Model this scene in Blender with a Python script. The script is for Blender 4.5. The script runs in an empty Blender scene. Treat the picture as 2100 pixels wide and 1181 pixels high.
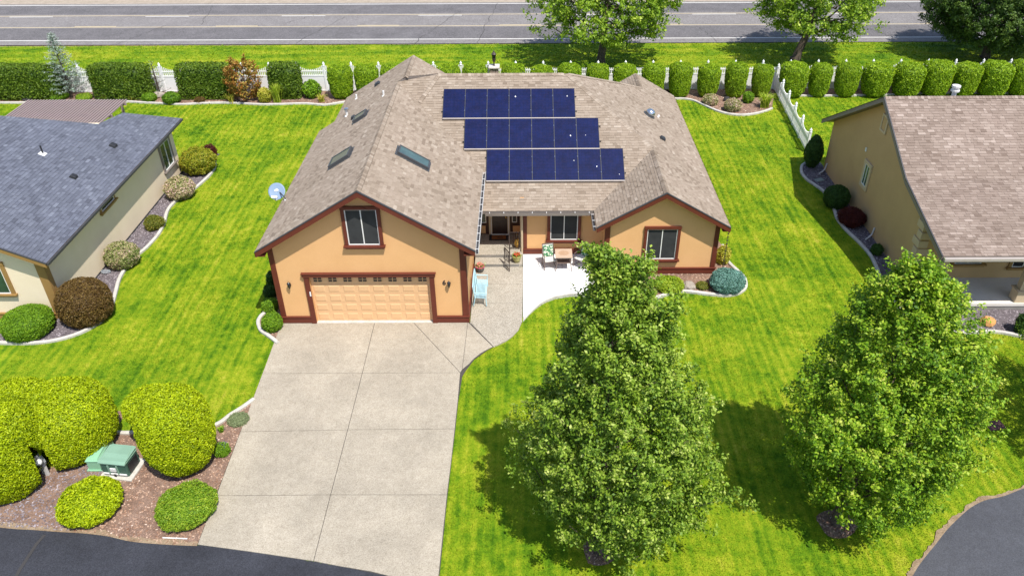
import bpy, bmesh, math, random
import numpy as np
from mathutils import Vector, Matrix
random.seed(7); rng = np.random.default_rng(11)
S_ = bpy.context.scene
COL = S_.collection
R = math.radians

# ------------------------------------------------------------------ camera
cam = bpy.data.cameras.new('camera'); co = bpy.data.objects.new('camera', cam); COL.objects.link(co)
th, yaw, roll = .598956, .0037659, -.0061184
fw = Vector((-math.sin(yaw)*math.cos(th), math.cos(yaw)*math.cos(th), -math.sin(th)))
rt = Vector((math.cos(yaw), math.sin(yaw), 0)); up = rt.cross(fw)
r2 = rt*math.cos(roll)+up*math.sin(roll); u2 = -rt*math.sin(roll)+up*math.cos(roll)
M = Matrix((r2, u2, -fw)).transposed().to_4x4(); M.translation = (0, 0, 19.4194)
co.matrix_world = M
cam.sensor_width = 36; cam.lens = 1611.26/2100*36; cam.shift_x = -.01116
cam.clip_start = .5; cam.clip_end = 2000
S_.camera = co
S_.render.resolution_x, S_.render.resolution_y = 1024, 575

# ------------------------------------------------------------------ sky, sun, exposure
SUN_EL, SUN_AZ = 62.0, 35.0          # azimuth from -y towards +x
w = bpy.data.worlds.new('World'); S_.world = w; w.use_nodes = True
nt = w.node_tree; nt.nodes.clear()
sky = nt.nodes.new('ShaderNodeTexSky'); sky.sky_type = 'NISHITA'; sky.sun_disc = False
sky.sun_elevation = R(SUN_EL); sky.sun_rotation = R(180-SUN_AZ); sky.altitude = 150
bg = nt.nodes.new('ShaderNodeBackground'); bg.inputs[1].default_value = .14
wo = nt.nodes.new('ShaderNodeOutputWorld')
nt.links.new(sky.outputs[0], bg.inputs[0]); nt.links.new(bg.outputs[0], wo.inputs[0])
sl = bpy.data.lights.new('sun', 'SUN'); sl.energy = 4.4; sl.angle = R(.53); sl.color = (1, .955, .88)
so = bpy.data.objects.new('sun', sl); COL.objects.link(so)
sd = Vector((math.sin(R(SUN_AZ))*math.cos(R(SUN_EL)), -math.cos(R(SUN_AZ))*math.cos(R(SUN_EL)), math.sin(R(SUN_EL))))
so.rotation_euler = sd.to_track_quat('Z', 'Y').to_euler(); so.location = (10, -10, 40)
S_.render.engine = 'CYCLES'
vs = S_.view_settings; vs.view_transform = 'Standard'; vs.look = 'None'; vs.gamma = 1; vs.use_curve_mapping = False
vs.exposure = .55
S_.cycles.max_bounces = 6; S_.cycles.transparent_max_bounces = 6

# ------------------------------------------------------------------ materials
MATS = {}
def nn(t, k, **kw):
    n = t.nodes.new(k)
    for a, b in kw.items(): setattr(n, a, b)
    return n
def base_mat(name, rough=.8, spec=.3):
    m = bpy.data.materials.new(name); m.use_nodes = True
    t = m.node_tree; b = t.nodes['Principled BSDF']
    b.inputs['Roughness'].default_value = rough; b.inputs['Specular IOR Level'].default_value = spec
    return m, t, b
def coords(t, scale=(1,1,1), kind='Object'):
    c = nn(t, 'ShaderNodeTexCoord'); mp = nn(t, 'ShaderNodeMapping'); mp.inputs['Scale'].default_value = scale
    t.links.new(c.outputs[kind], mp.inputs[0]); return mp.outputs[0]
def world_coords(t, scale=(1,1,1)):
    c = nn(t, 'ShaderNodeNewGeometry'); mp = nn(t, 'ShaderNodeMapping'); mp.inputs['Scale'].default_value = scale
    t.links.new(c.outputs['Position'], mp.inputs[0]); return mp.outputs[0]
def noise(t, vec, scale, detail=4, rough=.6):
    n = nn(t, 'ShaderNodeTexNoise'); n.inputs['Scale'].default_value = scale; n.inputs['Detail'].default_value = detail
    n.inputs['Roughness'].default_value = rough; t.links.new(vec, n.inputs['Vector']); return n.outputs['Fac']
def ramp(t, fac, stops):
    r = nn(t, 'ShaderNodeValToRGB'); e = r.color_ramp.elements
    while len(e) > 1: e.remove(e[0])
    e[0].position = stops[0][0]; e[0].color = (*stops[0][1], 1)
    for p, c in stops[1:]:
        x = e.new(p); x.color = (*c, 1)
    t.links.new(fac, r.inputs[0]); return r.outputs[0]
def mixc(t, fac, a, b, mode='MIX'):
    m = nn(t, 'ShaderNodeMix', data_type='RGBA', blend_type=mode)
    if isinstance(fac, float): m.inputs[0].default_value = fac
    else: t.links.new(fac, m.inputs[0])
    for v, i in ((a, 6), (b, 7)):
        if isinstance(v, tuple): m.inputs[i].default_value = (*v, 1)
        else: t.links.new(v, m.inputs[i])
    return m.outputs[2]
def bump(t, b, h, strength=.3, dist=.02):
    n = nn(t, 'ShaderNodeBump'); n.inputs['Strength'].default_value = strength; n.inputs['Distance'].default_value = dist
    t.links.new(h, n.inputs['Height']); t.links.new(n.outputs[0], b.inputs['Normal'])
def mat_noise(name, c1, c2, scale=6, rough=.8, spec=.3, fine=None, bmp=.2, bd=.01, metal=0, world=True):
    m, t, b = base_mat(name, rough, spec)
    v = world_coords(t) if world else coords(t)
    c = ramp(t, noise(t, v, scale, 5), [(.3, c1), (.7, c2)])
    if fine:
        f = noise(t, v, fine[0], 3, .7)
        c = mixc(t, ramp(t, f, [(.35, (0,0,0)), (.65, (1,1,1))]), mixc(t, fine[1], c, (.0,.0,.0)), c)
        if bmp: bump(t, b, f, bmp, bd)
    t.links.new(c, b.inputs['Base Color']); b.inputs['Metallic'].default_value = metal
    MATS[name] = m; return m
def mat_flat(name, c, rough=.5, spec=.4, metal=0, var=.12):
    m, t, b = base_mat(name, rough, spec)
    v = world_coords(t); d = tuple(x*(1-var) for x in c)
    t.links.new(ramp(t, noise(t, v, 2.3, 5), [(.3, d), (.7, c)]), b.inputs['Base Color'])
    b.inputs['Metallic'].default_value = metal
    MATS[name] = m; return m
def mat_speckle(name, cols, vscale, stain=(.88, 1.06), rough=.85, bmp=.35):
    """aggregate: small stones of several colours, broad weather stains"""
    m, t, b = base_mat(name, rough, .25)
    v = world_coords(t)
    vo = nn(t, 'ShaderNodeTexVoronoi'); vo.inputs['Scale'].default_value = vscale; t.links.new(v, vo.inputs['Vector'])
    sp = nn(t, 'ShaderNodeSeparateColor'); t.links.new(vo.outputs['Color'], sp.inputs[0])
    k = len(cols)
    c = ramp(t, sp.outputs[0], [(i/(k-1), cc) for i, cc in enumerate(cols)])
    s = noise(t, v, .55, 6, .65); s2 = noise(t, v, 4, 5, .7)
    c = mixc(t, 1.0, c, ramp(t, s, [(.3, (stain[0],)*3), (.7, (stain[1],)*3)]), 'MULTIPLY')
    c = mixc(t, 1.0, c, ramp(t, s2, [(.3, (.9,.89,.87)), (.65, (1.03,1.03,1.03))]), 'MULTIPLY')
    t.links.new(c, b.inputs['Base Color']); bump(t, b, vo.outputs['Distance'], bmp, .01)
    MATS[name] = m; return m
def mat_tone(name, stops, rough=.9, spec=.2, grain=60, trans=0, attr='tone', bmpd=.004, nz=.16):
    """colour taken from the per-face 'tone' attribute, plus fine grain; used for shingles and leaves"""
    m, t, b = base_mat(name, rough, spec)
    a = nn(t, 'ShaderNodeAttribute'); a.attribute_name = attr
    c = ramp(t, a.outputs['Fac'], stops)
    v = world_coords(t); n = noise(t, v, grain, 3, .7)
    c = mixc(t, 1.0, c, ramp(t, n, [(.3, (1-nz,)*3), (.7, (1+nz,)*3)]), 'MULTIPLY')
    n2 = noise(t, v, .5, 5, .6)
    c = mixc(t, 1.0, c, ramp(t, n2, [(.3, (.93,.93,.92)), (.7, (1.06,1.06,1.07))]), 'MULTIPLY')
    t.links.new(c, b.inputs['Base Color'])
    if trans:
        tr = nn(t, 'ShaderNodeBsdfTranslucent'); mx = nn(t, 'ShaderNodeMixShader'); mx.inputs[0].default_value = trans
        o = t.nodes['Material Output']
        cc = mixc(t, 1.0, c, (1.25, 1.25, .5), 'MULTIPLY')
        t.links.new(cc, tr.inputs[0])
        t.links.new(b.outputs[0], mx.inputs[1]); t.links.new(tr.outputs[0], mx.inputs[2]); t.links.new(mx.outputs[0], o.inputs[0])
    elif bmpd: bump(t, b, n, .4, bmpd)
    MATS[name] = m; return m

def lawn_material(name, lift):
    m, t, b = base_mat(name, .9, .15)
    v = world_coords(t)
    st = noise(t, world_coords(t, (3.8, .16, 1)), 1.0, 4, .6)       # mowing streaks, running away from the street
    st2 = noise(t, world_coords(t, (.10, 1.1, 1)), 1.0, 3, .55)     # streaks of the verge, along the road
    sep = nn(t, 'ShaderNodeSeparateXYZ'); t.links.new(v, sep.inputs[0])
    mk = nn(t, 'ShaderNodeMath', operation='GREATER_THAN'); mk.inputs[1].default_value = 52.5; t.links.new(sep.outputs[1], mk.inputs[0])
    wv = nn(t, 'ShaderNodeTexWave'); wv.bands_direction = 'X'; wv.inputs['Scale'].default_value = .155*5.6; wv.inputs['Distortion'].default_value = 1.6; wv.inputs['Detail'].default_value = 2; wv.inputs['Detail Scale'].default_value = .35
    t.links.new(world_coords(t, (1, .22, 1)), wv.inputs['Vector'])
    st = mixc(t, .13, st, wv.outputs['Fac'])
    s = mixc(t, mk.outputs[0], st, st2)
    p = noise(t, v, .38, 5, .62); q = noise(t, v, 2.2, 6, .78); fine = noise(t, v, 22, 3, .75)
    s_ = nn(t, 'ShaderNodeMath', operation='MULTIPLY'); s_.inputs[1].default_value = .28; t.links.new(s, s_.inputs[0])
    a1 = nn(t, 'ShaderNodeMath', operation='MULTIPLY_ADD'); a1.inputs[1].default_value = .32; t.links.new(p, a1.inputs[0]); t.links.new(s_.outputs[0], a1.inputs[2])
    a2 = nn(t, 'ShaderNodeMath', operation='MULTIPLY_ADD'); a2.inputs[1].default_value = .40; t.links.new(q, a2.inputs[0]); t.links.new(a1.outputs[0], a2.inputs[2])
    L = lift
    c = ramp(t, a2.outputs[0], [(.40, (.044*L,.117*L,.002)), (.455, (.100*L,.192*L,.004)), (.51, (.170*L,.248*L,.007)), (.565, (.250*L,.298*L,.014)), (.65, (.38*L,.36*L,.05))])
    c = mixc(t, 1.0, c, ramp(t, fine, [(.3, (.66,.7,.6)), (.68, (1.22,1.18,1.2))]), 'MULTIPLY')
    t.links.new(c, b.inputs['Base Color']); bump(t, b, fine, .6, .03)
    MATS[name] = m; return m
lawn_material('lawn', 1.0); lawn_material('blades', 1.12)

mat_speckle('aggregate', [(.28,.242,.19),(.345,.302,.24),(.38,.337,.268),(.42,.375,.30)], 46, stain=(.80,1.1), bmp=.2)
mat_speckle('aggregate_walk', [(.22,.195,.155),(.335,.30,.245),(.38,.34,.28),(.45,.41,.34)], 40, bmp=.2)
mat_noise('joint', (.05,.045,.04), (.08,.07,.06), 10)
mat_noise('white_concrete', (.70,.69,.67), (.80,.79,.78), 2.5, .8, fine=(60, .06))
mat_noise('kerb', (.46,.43,.38), (.62,.59,.54), 3.5, .9, fine=(30, .25), bmp=.3)
mat_noise('slab_porch', (.62,.58,.52), (.7,.66,.6), 1.5, .85, fine=(40,.08))
mat_noise('stem_wall', (.2,.19,.17), (.28,.26,.24), 3, .9, fine=(40,.15))
mat_speckle('asphalt_old', [(.15,.137,.132),(.20,.185,.18),(.25,.235,.232)], 16, stain=(.86,1.1), bmp=.1)
mat_speckle('asphalt_lane', [(.095,.088,.09),(.13,.122,.125),(.17,.16,.165)], 16, stain=(.8,1.15), bmp=.1)
mat_speckle('asphalt_new', [(.026,.027,.034),(.034,.036,.045),(.045,.047,.058)], 42, stain=(.72,1.25), bmp=.15)
mat_speckle('asphalt_east', [(.056,.058,.068),(.068,.071,.083),(.082,.085,.098)], 42, stain=(.85,1.1), bmp=.15)
mat_flat('paint_white', (.72,.70,.66), .7); mat_flat('paint_yellow', (.62,.50,.30), .7)
mat_flat('crack', (.045,.042,.042), .9)
mat_noise('shoulder', (.30,.245,.19), (.42,.35,.28), 2.0, .95, fine=(14, .25), bmp=.5, bd=.03)
mat_noise('bark_soil', (.20,.12,.085), (.34,.225,.17), 2.2, .95, fine=(26, .5), bmp=.8, bd=.03)
mat_noise('lava_soil', (.11,.09,.098), (.22,.19,.205), 2.2, .95, fine=(26, .5), bmp=.8, bd=.03)
mat_tone('bark_chip', [(0,(.15,.07,.04)),(.5,(.34,.215,.15)),(.85,(.46,.33,.25)),(1,(.68,.60,.52))], grain=20, bmpd=0)
mat_tone('lava_chip', [(0,(.07,.058,.066)),(.5,(.20,.17,.185)),(1,(.40,.36,.385))], grain=20, bmpd=0)
mat_noise('dirt', (.22,.15,.09), (.36,.27,.18), 2.5, .95, fine=(20,.3), bmp=.6, bd=.03)
mat_noise('stucco', (.69,.395,.175), (.73,.425,.195), 1.3, .92, .15, fine=(55,.10), bmp=.3, bd=.006)
mat_noise('stucco_side', (.69,.395,.175), (.73,.425,.195), 1.3, .92, .15, fine=(55,.10), bmp=.3, bd=.006)
mat_noise('stucco_cream', (.75,.63,.45), (.79,.67,.49), 1.2, .92, .15, fine=(55,.07), bmp=.3, bd=.006)
mat_noise('stucco_tan', (.50,.335,.165), (.55,.37,.185), .9, .92, .15, fine=(55,.12), bmp=.35, bd=.006)
mat_flat('trim_red', (.135,.030,.016), .55, .35, var=.2)
mat_flat('trim_gold', (.30,.175,.055), .6); mat_flat('trim_sand', (.55,.43,.28), .75); mat_flat('trim_taupe', (.20,.17,.15), .6)
mat_flat('door_peach', (.69,.425,.22), .5, .4, var=.04)
mat_flat('entry_brown', (.055,.020,.012), .5); mat_flat('door_dark', (.03,.014,.012), .35, .5)
mat_flat('vinyl', (.80,.80,.79), .35, .5, var=.03); mat_flat('vinyl_frame', (.74,.73,.70), .35, .5, var=.04)
mat_flat('glass_dark', (.012,.013,.014), .12, .6, var=.3); mat_flat('screen_mesh', (.045,.047,.048), .75, .2, var=.35)
mat_flat('glass_green', (.03,.07,.05), .1, .7, var=.4); mat_flat('sky_glass', (.07,.12,.11), .1, .8, var=.35)
mat_flat('dark_metal', (.03,.03,.032), .4, .5, metal=.2); mat_flat('flashing', (.06,.062,.066), .45, .4)
mat_flat('chrome', (.62,.66,.70), .15, .6, metal=.9); mat_flat('gutter_inside', (.05,.05,.055), .6)
mat_flat('gutter_tan', (.42,.37,.33), .5); mat_flat('gutter_white', (.62,.60,.58), .5)
mat_flat('pvc', (.75,.74,.72), .5); mat_flat('iron', (.05,.035,.03), .5, .4); mat_flat('brass', (.6,.35,.07), .25, .6, metal=.8)
mat_flat('bench_blue', (.42,.66,.74), .4, .5); mat_flat('chair_metal', (.16,.115,.095), .45, .4); mat_flat('chair_sling', (.60,.57,.52), .8)
mat_noise('table_tile', (.42,.30,.21), (.50,.37,.27), 6, .6); mat_noise('table_inlay', (.33,.20,.12), (.46,.31,.20), 22, .6)
mat_flat('pot_olive', (.30,.27,.10), .35, .5); mat_flat('pot_dark', (.09,.085,.08), .4); mat_flat('pot_rim', (.42,.09,.14), .4)
mat_flat('flower_red', (.55,.03,.02), .6, var=.4); mat_flat('flower_pink', (.65,.22,.18), .6, var=.4)
mat_flat('utility_dark', (.050,.115,.085), .45, .4, var=.15); mat_flat('utility_top', (.20,.335,.25), .6, .3, var=.12); mat_flat('utility_light', (.24,.46,.30), .5, .3, var=.1)
mat_flat('label_white', (.75,.75,.75), .5); mat_flat('grey_post', (.35,.36,.38), .5); mat_flat('rust', (.35,.2,.1), .8)
mat_flat('dish', (.20,.28,.40), .5, .4, var=.08); mat_flat('rubber', (.03,.022,.02), .9); mat_flat('coir', (.36,.12,.03), .9, var=.35)
mat_noise('boulder', (.28,.24,.20), (.42,.37,.31), 5, .9, fine=(25,.3), bmp=.6, bd=.02)
mat_noise('boulder_rust', (.50,.22,.07), (.62,.33,.12), 4, .9, fine=(25,.2), bmp=.6, bd=.02)
mat_noise('boulder_dark', (.035,.033,.033), (.08,.075,.075), 6, .9, fine=(25,.4), bmp=.6, bd=.02)
mat_noise('pillar_stone', (.22,.13,.11), (.5,.42,.36), 5, .9, fine=(30,.3), bmp=.6, bd=.02)
mat_noise('pillar_cap', (.5,.45,.4), (.6,.55,.5), 5, .9)
mat_noise('bark', (.075,.055,.04), (.17,.13,.10), 9, .95, fine=(24,.5), bmp=.9, bd=.03)
mat_flat('box_cover', (.10,.045,.045), .8); mat_flat('cover_green', (.26,.30,.27), .8)
mat_flat('pergola', (.30,.225,.22), .6, var=.15); mat_flat('core_green', (.03,.05,.008), .95); mat_flat('hose', (.3,.34,.38), .5)
# roofs
TA = [(0,(.195,.150,.112)),(.25,(.25,.197,.150)),(.6,(.285,.228,.177)),(.85,(.315,.257,.202)),(1,(.35,.29,.232))]
mat_tone('shingle_taupe', TA, grain=90)
TB = [(0,(.080,.086,.110)),(.3,(.102,.110,.140)),(.7,(.125,.135,.170)),(1,(.155,.167,.205))]
mat_tone('shingle_slate', TB, grain=90)
TC = [(0,(.165,.122,.098)),(.25,(.21,.160,.131)),(.6,(.248,.192,.159)),(.85,(.29,.230,.193)),(1,(.33,.265,.225))]
mat_tone('shingle_rose', TC, grain=90)
def leafmat(n, cols, trans=.25):
    k = len(cols); return mat_tone(n, [(i/(k-1), c) for i, c in enumerate(cols)], .55, .3, 12, trans, nz=.12)
leafmat('leaf_tree', [(.035,.085,.006),(.105,.20,.013),(.20,.315,.024),(.33,.44,.055),(.52,.57,.17)], .3)
leafmat('leaf_tree_light', [(.045,.12,.005),(.115,.24,.009),(.21,.36,.015),(.35,.47,.03),(.50,.53,.10)], .3)
leafmat('leaf_street', [(.05,.11,.008),(.16,.28,.015),(.30,.43,.03),(.52,.60,.10)], .35)
leafmat('needle_pine', [(.015,.04,.006),(.04,.09,.010),(.085,.15,.016),(.15,.21,.03)], .1)
leafmat('leaf_gold', [(.12,.19,.002),(.28,.38,.003),(.45,.54,.004),(.62,.68,.02)], .25)
leafmat('leaf_drum', [(.08,.16,.006),(.18,.31,.010),(.32,.47,.014),(.48,.60,.03)], .25)
leafmat('leaf_hedge', [(.03,.065,.006),(.075,.14,.010),(.14,.22,.014),(.24,.33,.03)], .2)
leafmat('leaf_green', [(.04,.10,.006),(.11,.23,.010),(.20,.36,.014),(.32,.46,.03)], .25)
leafmat('leaf_dark', [(.015,.04,.008),(.03,.08,.012),(.06,.13,.018),(.09,.17,.03)], .2)
leafmat('leaf_bronze', [(.055,.028,.010),(.12,.068,.02),(.19,.12,.03),(.27,.19,.05)], .2)
leafmat('leaf_red', [(.04,.008,.008),(.10,.018,.014),(.18,.035,.025)], .2)
leafmat('leaf_euonymus', [(.10,.15,.01),(.22,.26,.015),(.34,.33,.02),(.42,.24,.03)], .2)
leafmat('leaf_pinkish', [(.10,.17,.03),(.20,.26,.06),(.38,.36,.16),(.58,.40,.33),(.68,.55,.5)], .2)
leafmat('leaf_blue', [(.05,.13,.10),(.11,.25,.20),(.19,.37,.31),(.32,.50,.44)], .1)
leafmat('leaf_cedar', [(.12,.17,.13),(.22,.29,.23),(.34,.42,.36),(.46,.54,.48)], .1)
leafmat('leaf_maple', [(.10,.10,.01),(.24,.16,.02),(.33,.11,.025),(.45,.32,.06),(.50,.45,.12)], .25)
leafmat('leaf_lime', [(.12,.22,.01),(.24,.36,.015),(.38,.48,.03),(.5,.55,.1)], .3)
leafmat('leaf_yellow', [(.22,.27,.02),(.38,.40,.03),(.55,.48,.08),(.62,.5,.15)], .25)
leafmat('leaf_sage', [(.14,.18,.08),(.22,.27,.13),(.30,.34,.18)], .1)
leafmat('leaf_moss', [(.08,.17,.01),(.15,.28,.015),(.26,.38,.02),(.42,.43,.05)], .2)
leafmat('petal_blue', [(.08,.09,.25),(.15,.16,.4),(.25,.25,.5)], .2)
leafmat('leaf_olive', [(.06,.08,.01),(.13,.16,.02),(.24,.24,.03),(.28,.14,.03)], .2)

def panel_material():
    m, t, b = base_mat('solar_glass', .22, .5)
    v = coords(t, (1,1,1), 'Object'); sep = nn(t, 'ShaderNodeSeparateXYZ'); t.links.new(v, sep.inputs[0])
    def grid(o, n, wd):
        a = nn(t, 'ShaderNodeMath', operation='MULTIPLY'); a.inputs[1].default_value = n; t.links.new(o, a.inputs[0])
        f = nn(t, 'ShaderNodeMath', operation='FRACT'); t.links.new(a.outputs[0], f.inputs[0])
        l = nn(t, 'ShaderNodeMath', operation='LESS_THAN'); l.inputs[1].default_value = wd; t.links.new(f.outputs[0], l.inputs[0]); return l.outputs[0]
    gx = grid(sep.outputs[0], 1/.168, .05); gy = grid(sep.outputs[1], 1/.168, .05); gb = grid(sep.outputs[1], 1/.056, .06)
    mx = nn(t, 'ShaderNodeMath', operation='MAXIMUM'); t.links.new(gx, mx.inputs[0]); t.links.new(gy, mx.inputs[1])
    n = noise(t, world_coords(t), 2.5, 3); n2 = noise(t, world_coords(t, (1, 1, 1)), 9, 3)
    c = ramp(t, n, [(.3, (.003,.005,.032)), (.7, (.005,.010,.062))])
    c = mixc(t, ramp(t, n2, [(.45,(0,0,0)),(.8,(.35,.35,.35))]), c, (.03,.018,.06))
    c = mixc(t, gb, c, (.009,.014,.068))
    c = mixc(t, mx.outputs[0], c, (.004,.006,.03))
    t.links.new(c, b.inputs['Base Color']); MATS['solar_glass'] = m
panel_material()

# ------------------------------------------------------------------ object helpers
def link(name, me, m=None, parent=None):
    o = bpy.data.objects.new(name, me); COL.objects.link(o)
    if m and not me.materials: me.materials.append(MATS[m])
    if parent: o.parent = parent
    return o
def tag(o, label=None, cat=None, group=None, kind=None):
    if label: o['label'] = label
    if cat: o['category'] = cat
    if group: o['group'] = group
    if kind: o['kind'] = kind
    return o
def empty(name, label, cat, loc=(0,0,0), group=None, rz=0):
    o = bpy.data.objects.new(name, None); COL.objects.link(o); o.location = loc; o.rotation_euler.z = rz
    o.empty_display_size = .2
    return tag(o, label, cat, group)
def structure(o): o['kind'] = 'structure'; return o
class MB:
    """collects vertices and faces for one mesh"""
    def __init__(s): s.v = []; s.f = []; s.t = []
    def face(s, pts, tone=.5):
        k = len(s.v); s.v += [tuple(p) for p in pts]; s.f.append(tuple(range(k, k+len(pts)))); s.t.append(tone)
    def solid(s, vs, fs, tone=.5):
        k = len(s.v); s.v += [tuple(p) for p in vs]; s.f += [tuple(i+k for i in f) for f in fs]; s.t += [tone]*len(fs); return s
    def box(s, x0, x1, y0, y1, z0, z1, tone=.5):
        return s.solid([(x0,y0,z0),(x1,y0,z0),(x1,y1,z0),(x0,y1,z0),(x0,y0,z1),(x1,y0,z1),(x1,y1,z1),(x0,y1,z1)],
                [(0,3,2,1),(4,5,6,7),(0,1,5,4),(1,2,6,5),(2,3,7,6),(3,0,4,7)], tone)
    def prism(s, pts, vec, tone=.5):
        """closed solid: polygon pts (3D) swept by vec"""
        n = len(pts); vec = Vector(vec); a = [Vector(p) for p in pts]
        nrm = Vector((0,0,0))
        for i in range(n): nrm += a[i].cross(a[(i+1) % n])
        if nrm.dot(vec) > 0: a = a[::-1]
        b = [p+vec for p in a]
        fs = [tuple(range(n)), tuple(range(2*n-1, n-1, -1))]
        fs += [((i+1) % n, i, n+i, n+(i+1) % n) for i in range(n)]
        return s.solid(a+b, fs, tone)
    def bar(s, p, q, w=.04, h=None, tone=.5):
        p, q = Vector(p), Vector(q); d = (q-p).normalized(); h = h or w
        u = d.cross(Vector((0,0,1)))
        if u.length < 1e-4: u = Vector((1,0,0))
        u.normalize(); v = u.cross(d)
        a = [p+u*sx*w/2+v*sy*h/2 for sx, sy in ((-1,-1),(1,-1),(1,1),(-1,1))]
        return s.prism(a, q-p, tone)
    def tube(s, pts, rs, n=8, caps=True, tone=.5):
        pts = [Vector(p) for p in pts]; m = len(pts)
        if not hasattr(rs, '__len__'): rs = [rs]*m
        k = len(s.v); ref = None
        for i, p in enumerate(pts):
            d = (pts[min(i+1, m-1)]-pts[max(i-1, 0)]).normalized()
            if ref is None: ref = Vector((1,0,0)) if abs(d.x) < .9 else Vector((0,1,0))
            u = (ref-d*ref.dot(d)).normalized(); v = d.cross(u); ref = u
            for j in range(n):
                a = 2*math.pi*j/n; s.v.append(tuple(p+(u*math.cos(a)+v*math.sin(a))*rs[i]))
        for i in range(m-1):
            for j in range(n):
                s.f.append((k+i*n+j, k+i*n+(j+1) % n, k+(i+1)*n+(j+1) % n, k+(i+1)*n+j)); s.t.append(tone)
        if caps:
            s.f.append(tuple(k+j for j in range(n-1, -1, -1))); s.f.append(tuple(k+(m-1)*n+j for j in range(n))); s.t += [tone]*2
        return s
    def lathe(s, prof, cx=0, cy=0, n=16, tone=.5):
        return s.tube([(cx, cy, z) for r, z in prof], [max(r, 1e-3) for r, z in prof], n, True, tone)
    def mesh(s, name, m=None, smooth=False, tone=False):
        me = bpy.data.meshes.new(name); me.from_pydata(s.v, [], s.f); 
        if smooth: me.polygons.foreach_set('use_smooth', [True]*len(s.f))
        if tone:
            a = me.attributes.new('tone', 'FLOAT', 'FACE'); a.data.foreach_set('value', s.t)
        if m: me.materials.append(MATS[m])
        me.update(); return me
    def build(s, name, m, parent=None, smooth=False, tone=False, bevel=0):
        o = link(name, s.mesh(name, m, smooth, tone), None, parent)
        if bevel:
            b = o.modifiers.new('bevel', 'BEVEL'); b.width = bevel; b.segments = 2; b.limit_method = 'ANGLE'
        return o
def box(name, m, x0, x1, y0, y1, z0, z1, parent=None, bevel=0):
    return MB().box(x0, x1, y0, y1, z0, z1).build(name, m, parent, bevel=bevel)
def inside(P, poly):
    P = np.asarray(P); x, y = P[:,0], P[:,1]; r = np.zeros(len(P), bool); n = len(poly); j = n-1
    for i in range(n):
        xi, yi = poly[i]; xj, yj = poly[j]
        c = ((yi > y) != (yj > y)) & (x < (xj-xi)*(y-yi)/((yj-yi) if yj != yi else 1e-9)+xi)
        r ^= c; j = i
    return r
def smooth_path(pts, k=6):
    """Catmull-Rom through the points"""
    P = [Vector((*p, 0)) if len(p) == 2 else Vector(p) for p in pts]; out = []
    for i in range(len(P)-1):
        p0, p1, p2, p3 = P[max(i-1,0)], P[i], P[i+1], P[min(i+2, len(P)-1)]
        for j in range(k):
            t = j/k; out.append(.5*((2*p1)+(p2-p0)*t+(2*p0-5*p1+4*p2-p3)*t*t+(3*p1-p0-3*p2+p3)*t**3))
    out.append(P[-1]); return out
def sheet(name, pts, z, m, thick=.05, parent=None):
    mb = MB(); mb.prism([(x, y, z) for x, y in pts], (0,0,-thick)); return mb.build(name, m, parent)
def kerb(name, pts, w=.15, h=.11, base=0.0):
    P = smooth_path(pts); mb = MB(); k = 0; sec = [(-w/2,-.05),(-w/2,h*.75),(-w/4,h),(w/4,h),(w/2,h*.75),(w/2,-.05)]
    n = len(sec)
    for i, p in enumerate(P):
        d = (P[min(i+1,len(P)-1)]-P[max(i-1,0)]); d.z = 0; d.normalize(); u = Vector((-d.y, d.x, 0))
        for a, b in sec: mb.v.append(tuple(p+u*a+Vector((0,0,b+base))))
    for i in range(len(P)-1):
        for j in range(n-1): mb.f.append((i*n+j, (i+1)*n+j, (i+1)*n+j+1, i*n+j+1)); mb.t.append(.5)
    mb.f.append(tuple(range(n))); mb.f.append(tuple((len(P)-1)*n+j for j in range(n-1,-1,-1))); mb.t += [.5,.5]
    return structure(mb.build(name, 'kerb'))
def chips(name, polys, m, dens, size=(.03,.06), holes=(), within=None, z=.02, tones=None, parent=None):
    P = []
    for poly in polys:
        a = np.array(poly); lo, hi = a.min(0), a.max(0); n = int((hi-lo).prod()*dens)
        q = rng.uniform(lo, hi, (n,2)); q = q[inside(q, poly)]
        for h in holes: q = q[~inside(q, h)]
        if within: q = q[inside(q, within)]
        P.append(q)
    P = np.concatenate(P); n = len(P)
    base = np.array([(1,0,0),(0,1,0),(-1,0,0),(0,-1,0),(0,0,1)], float)
    s = rng.uniform(size[0], size[1], (n,1))*np.array([[1,1,1]])*np.stack([rng.uniform(.6,1.4,n), rng.uniform(.35,.9,n), rng.uniform(.3,.8,n)],1)
    a = rng.uniform(0, 6.28, n); ca, sa = np.cos(a), np.sin(a)
    V = base[None]*s[:,None,:]
    V[:,:,2] += V[:,:,0]*rng.uniform(-.5,.5,(n,1))
    X = V[:,:,0]*ca[:,None]-V[:,:,1]*sa[:,None]; Yy = V[:,:,0]*sa[:,None]+V[:,:,1]*ca[:,None]
    V = np.stack([X+P[:,0:1], Yy+P[:,1:2], V[:,:,2]+z], 2).reshape(-1,3)
    F = np.array([(0,1,4),(1,2,4),(2,3,4),(3,0,4)])[None]+np.arange(n)[:,None,None]*5
    return fast_mesh(name, V, F.reshape(-1,3), m, np.repeat(rng.beta(1.6,2.0,n), 4), parent)
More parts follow.
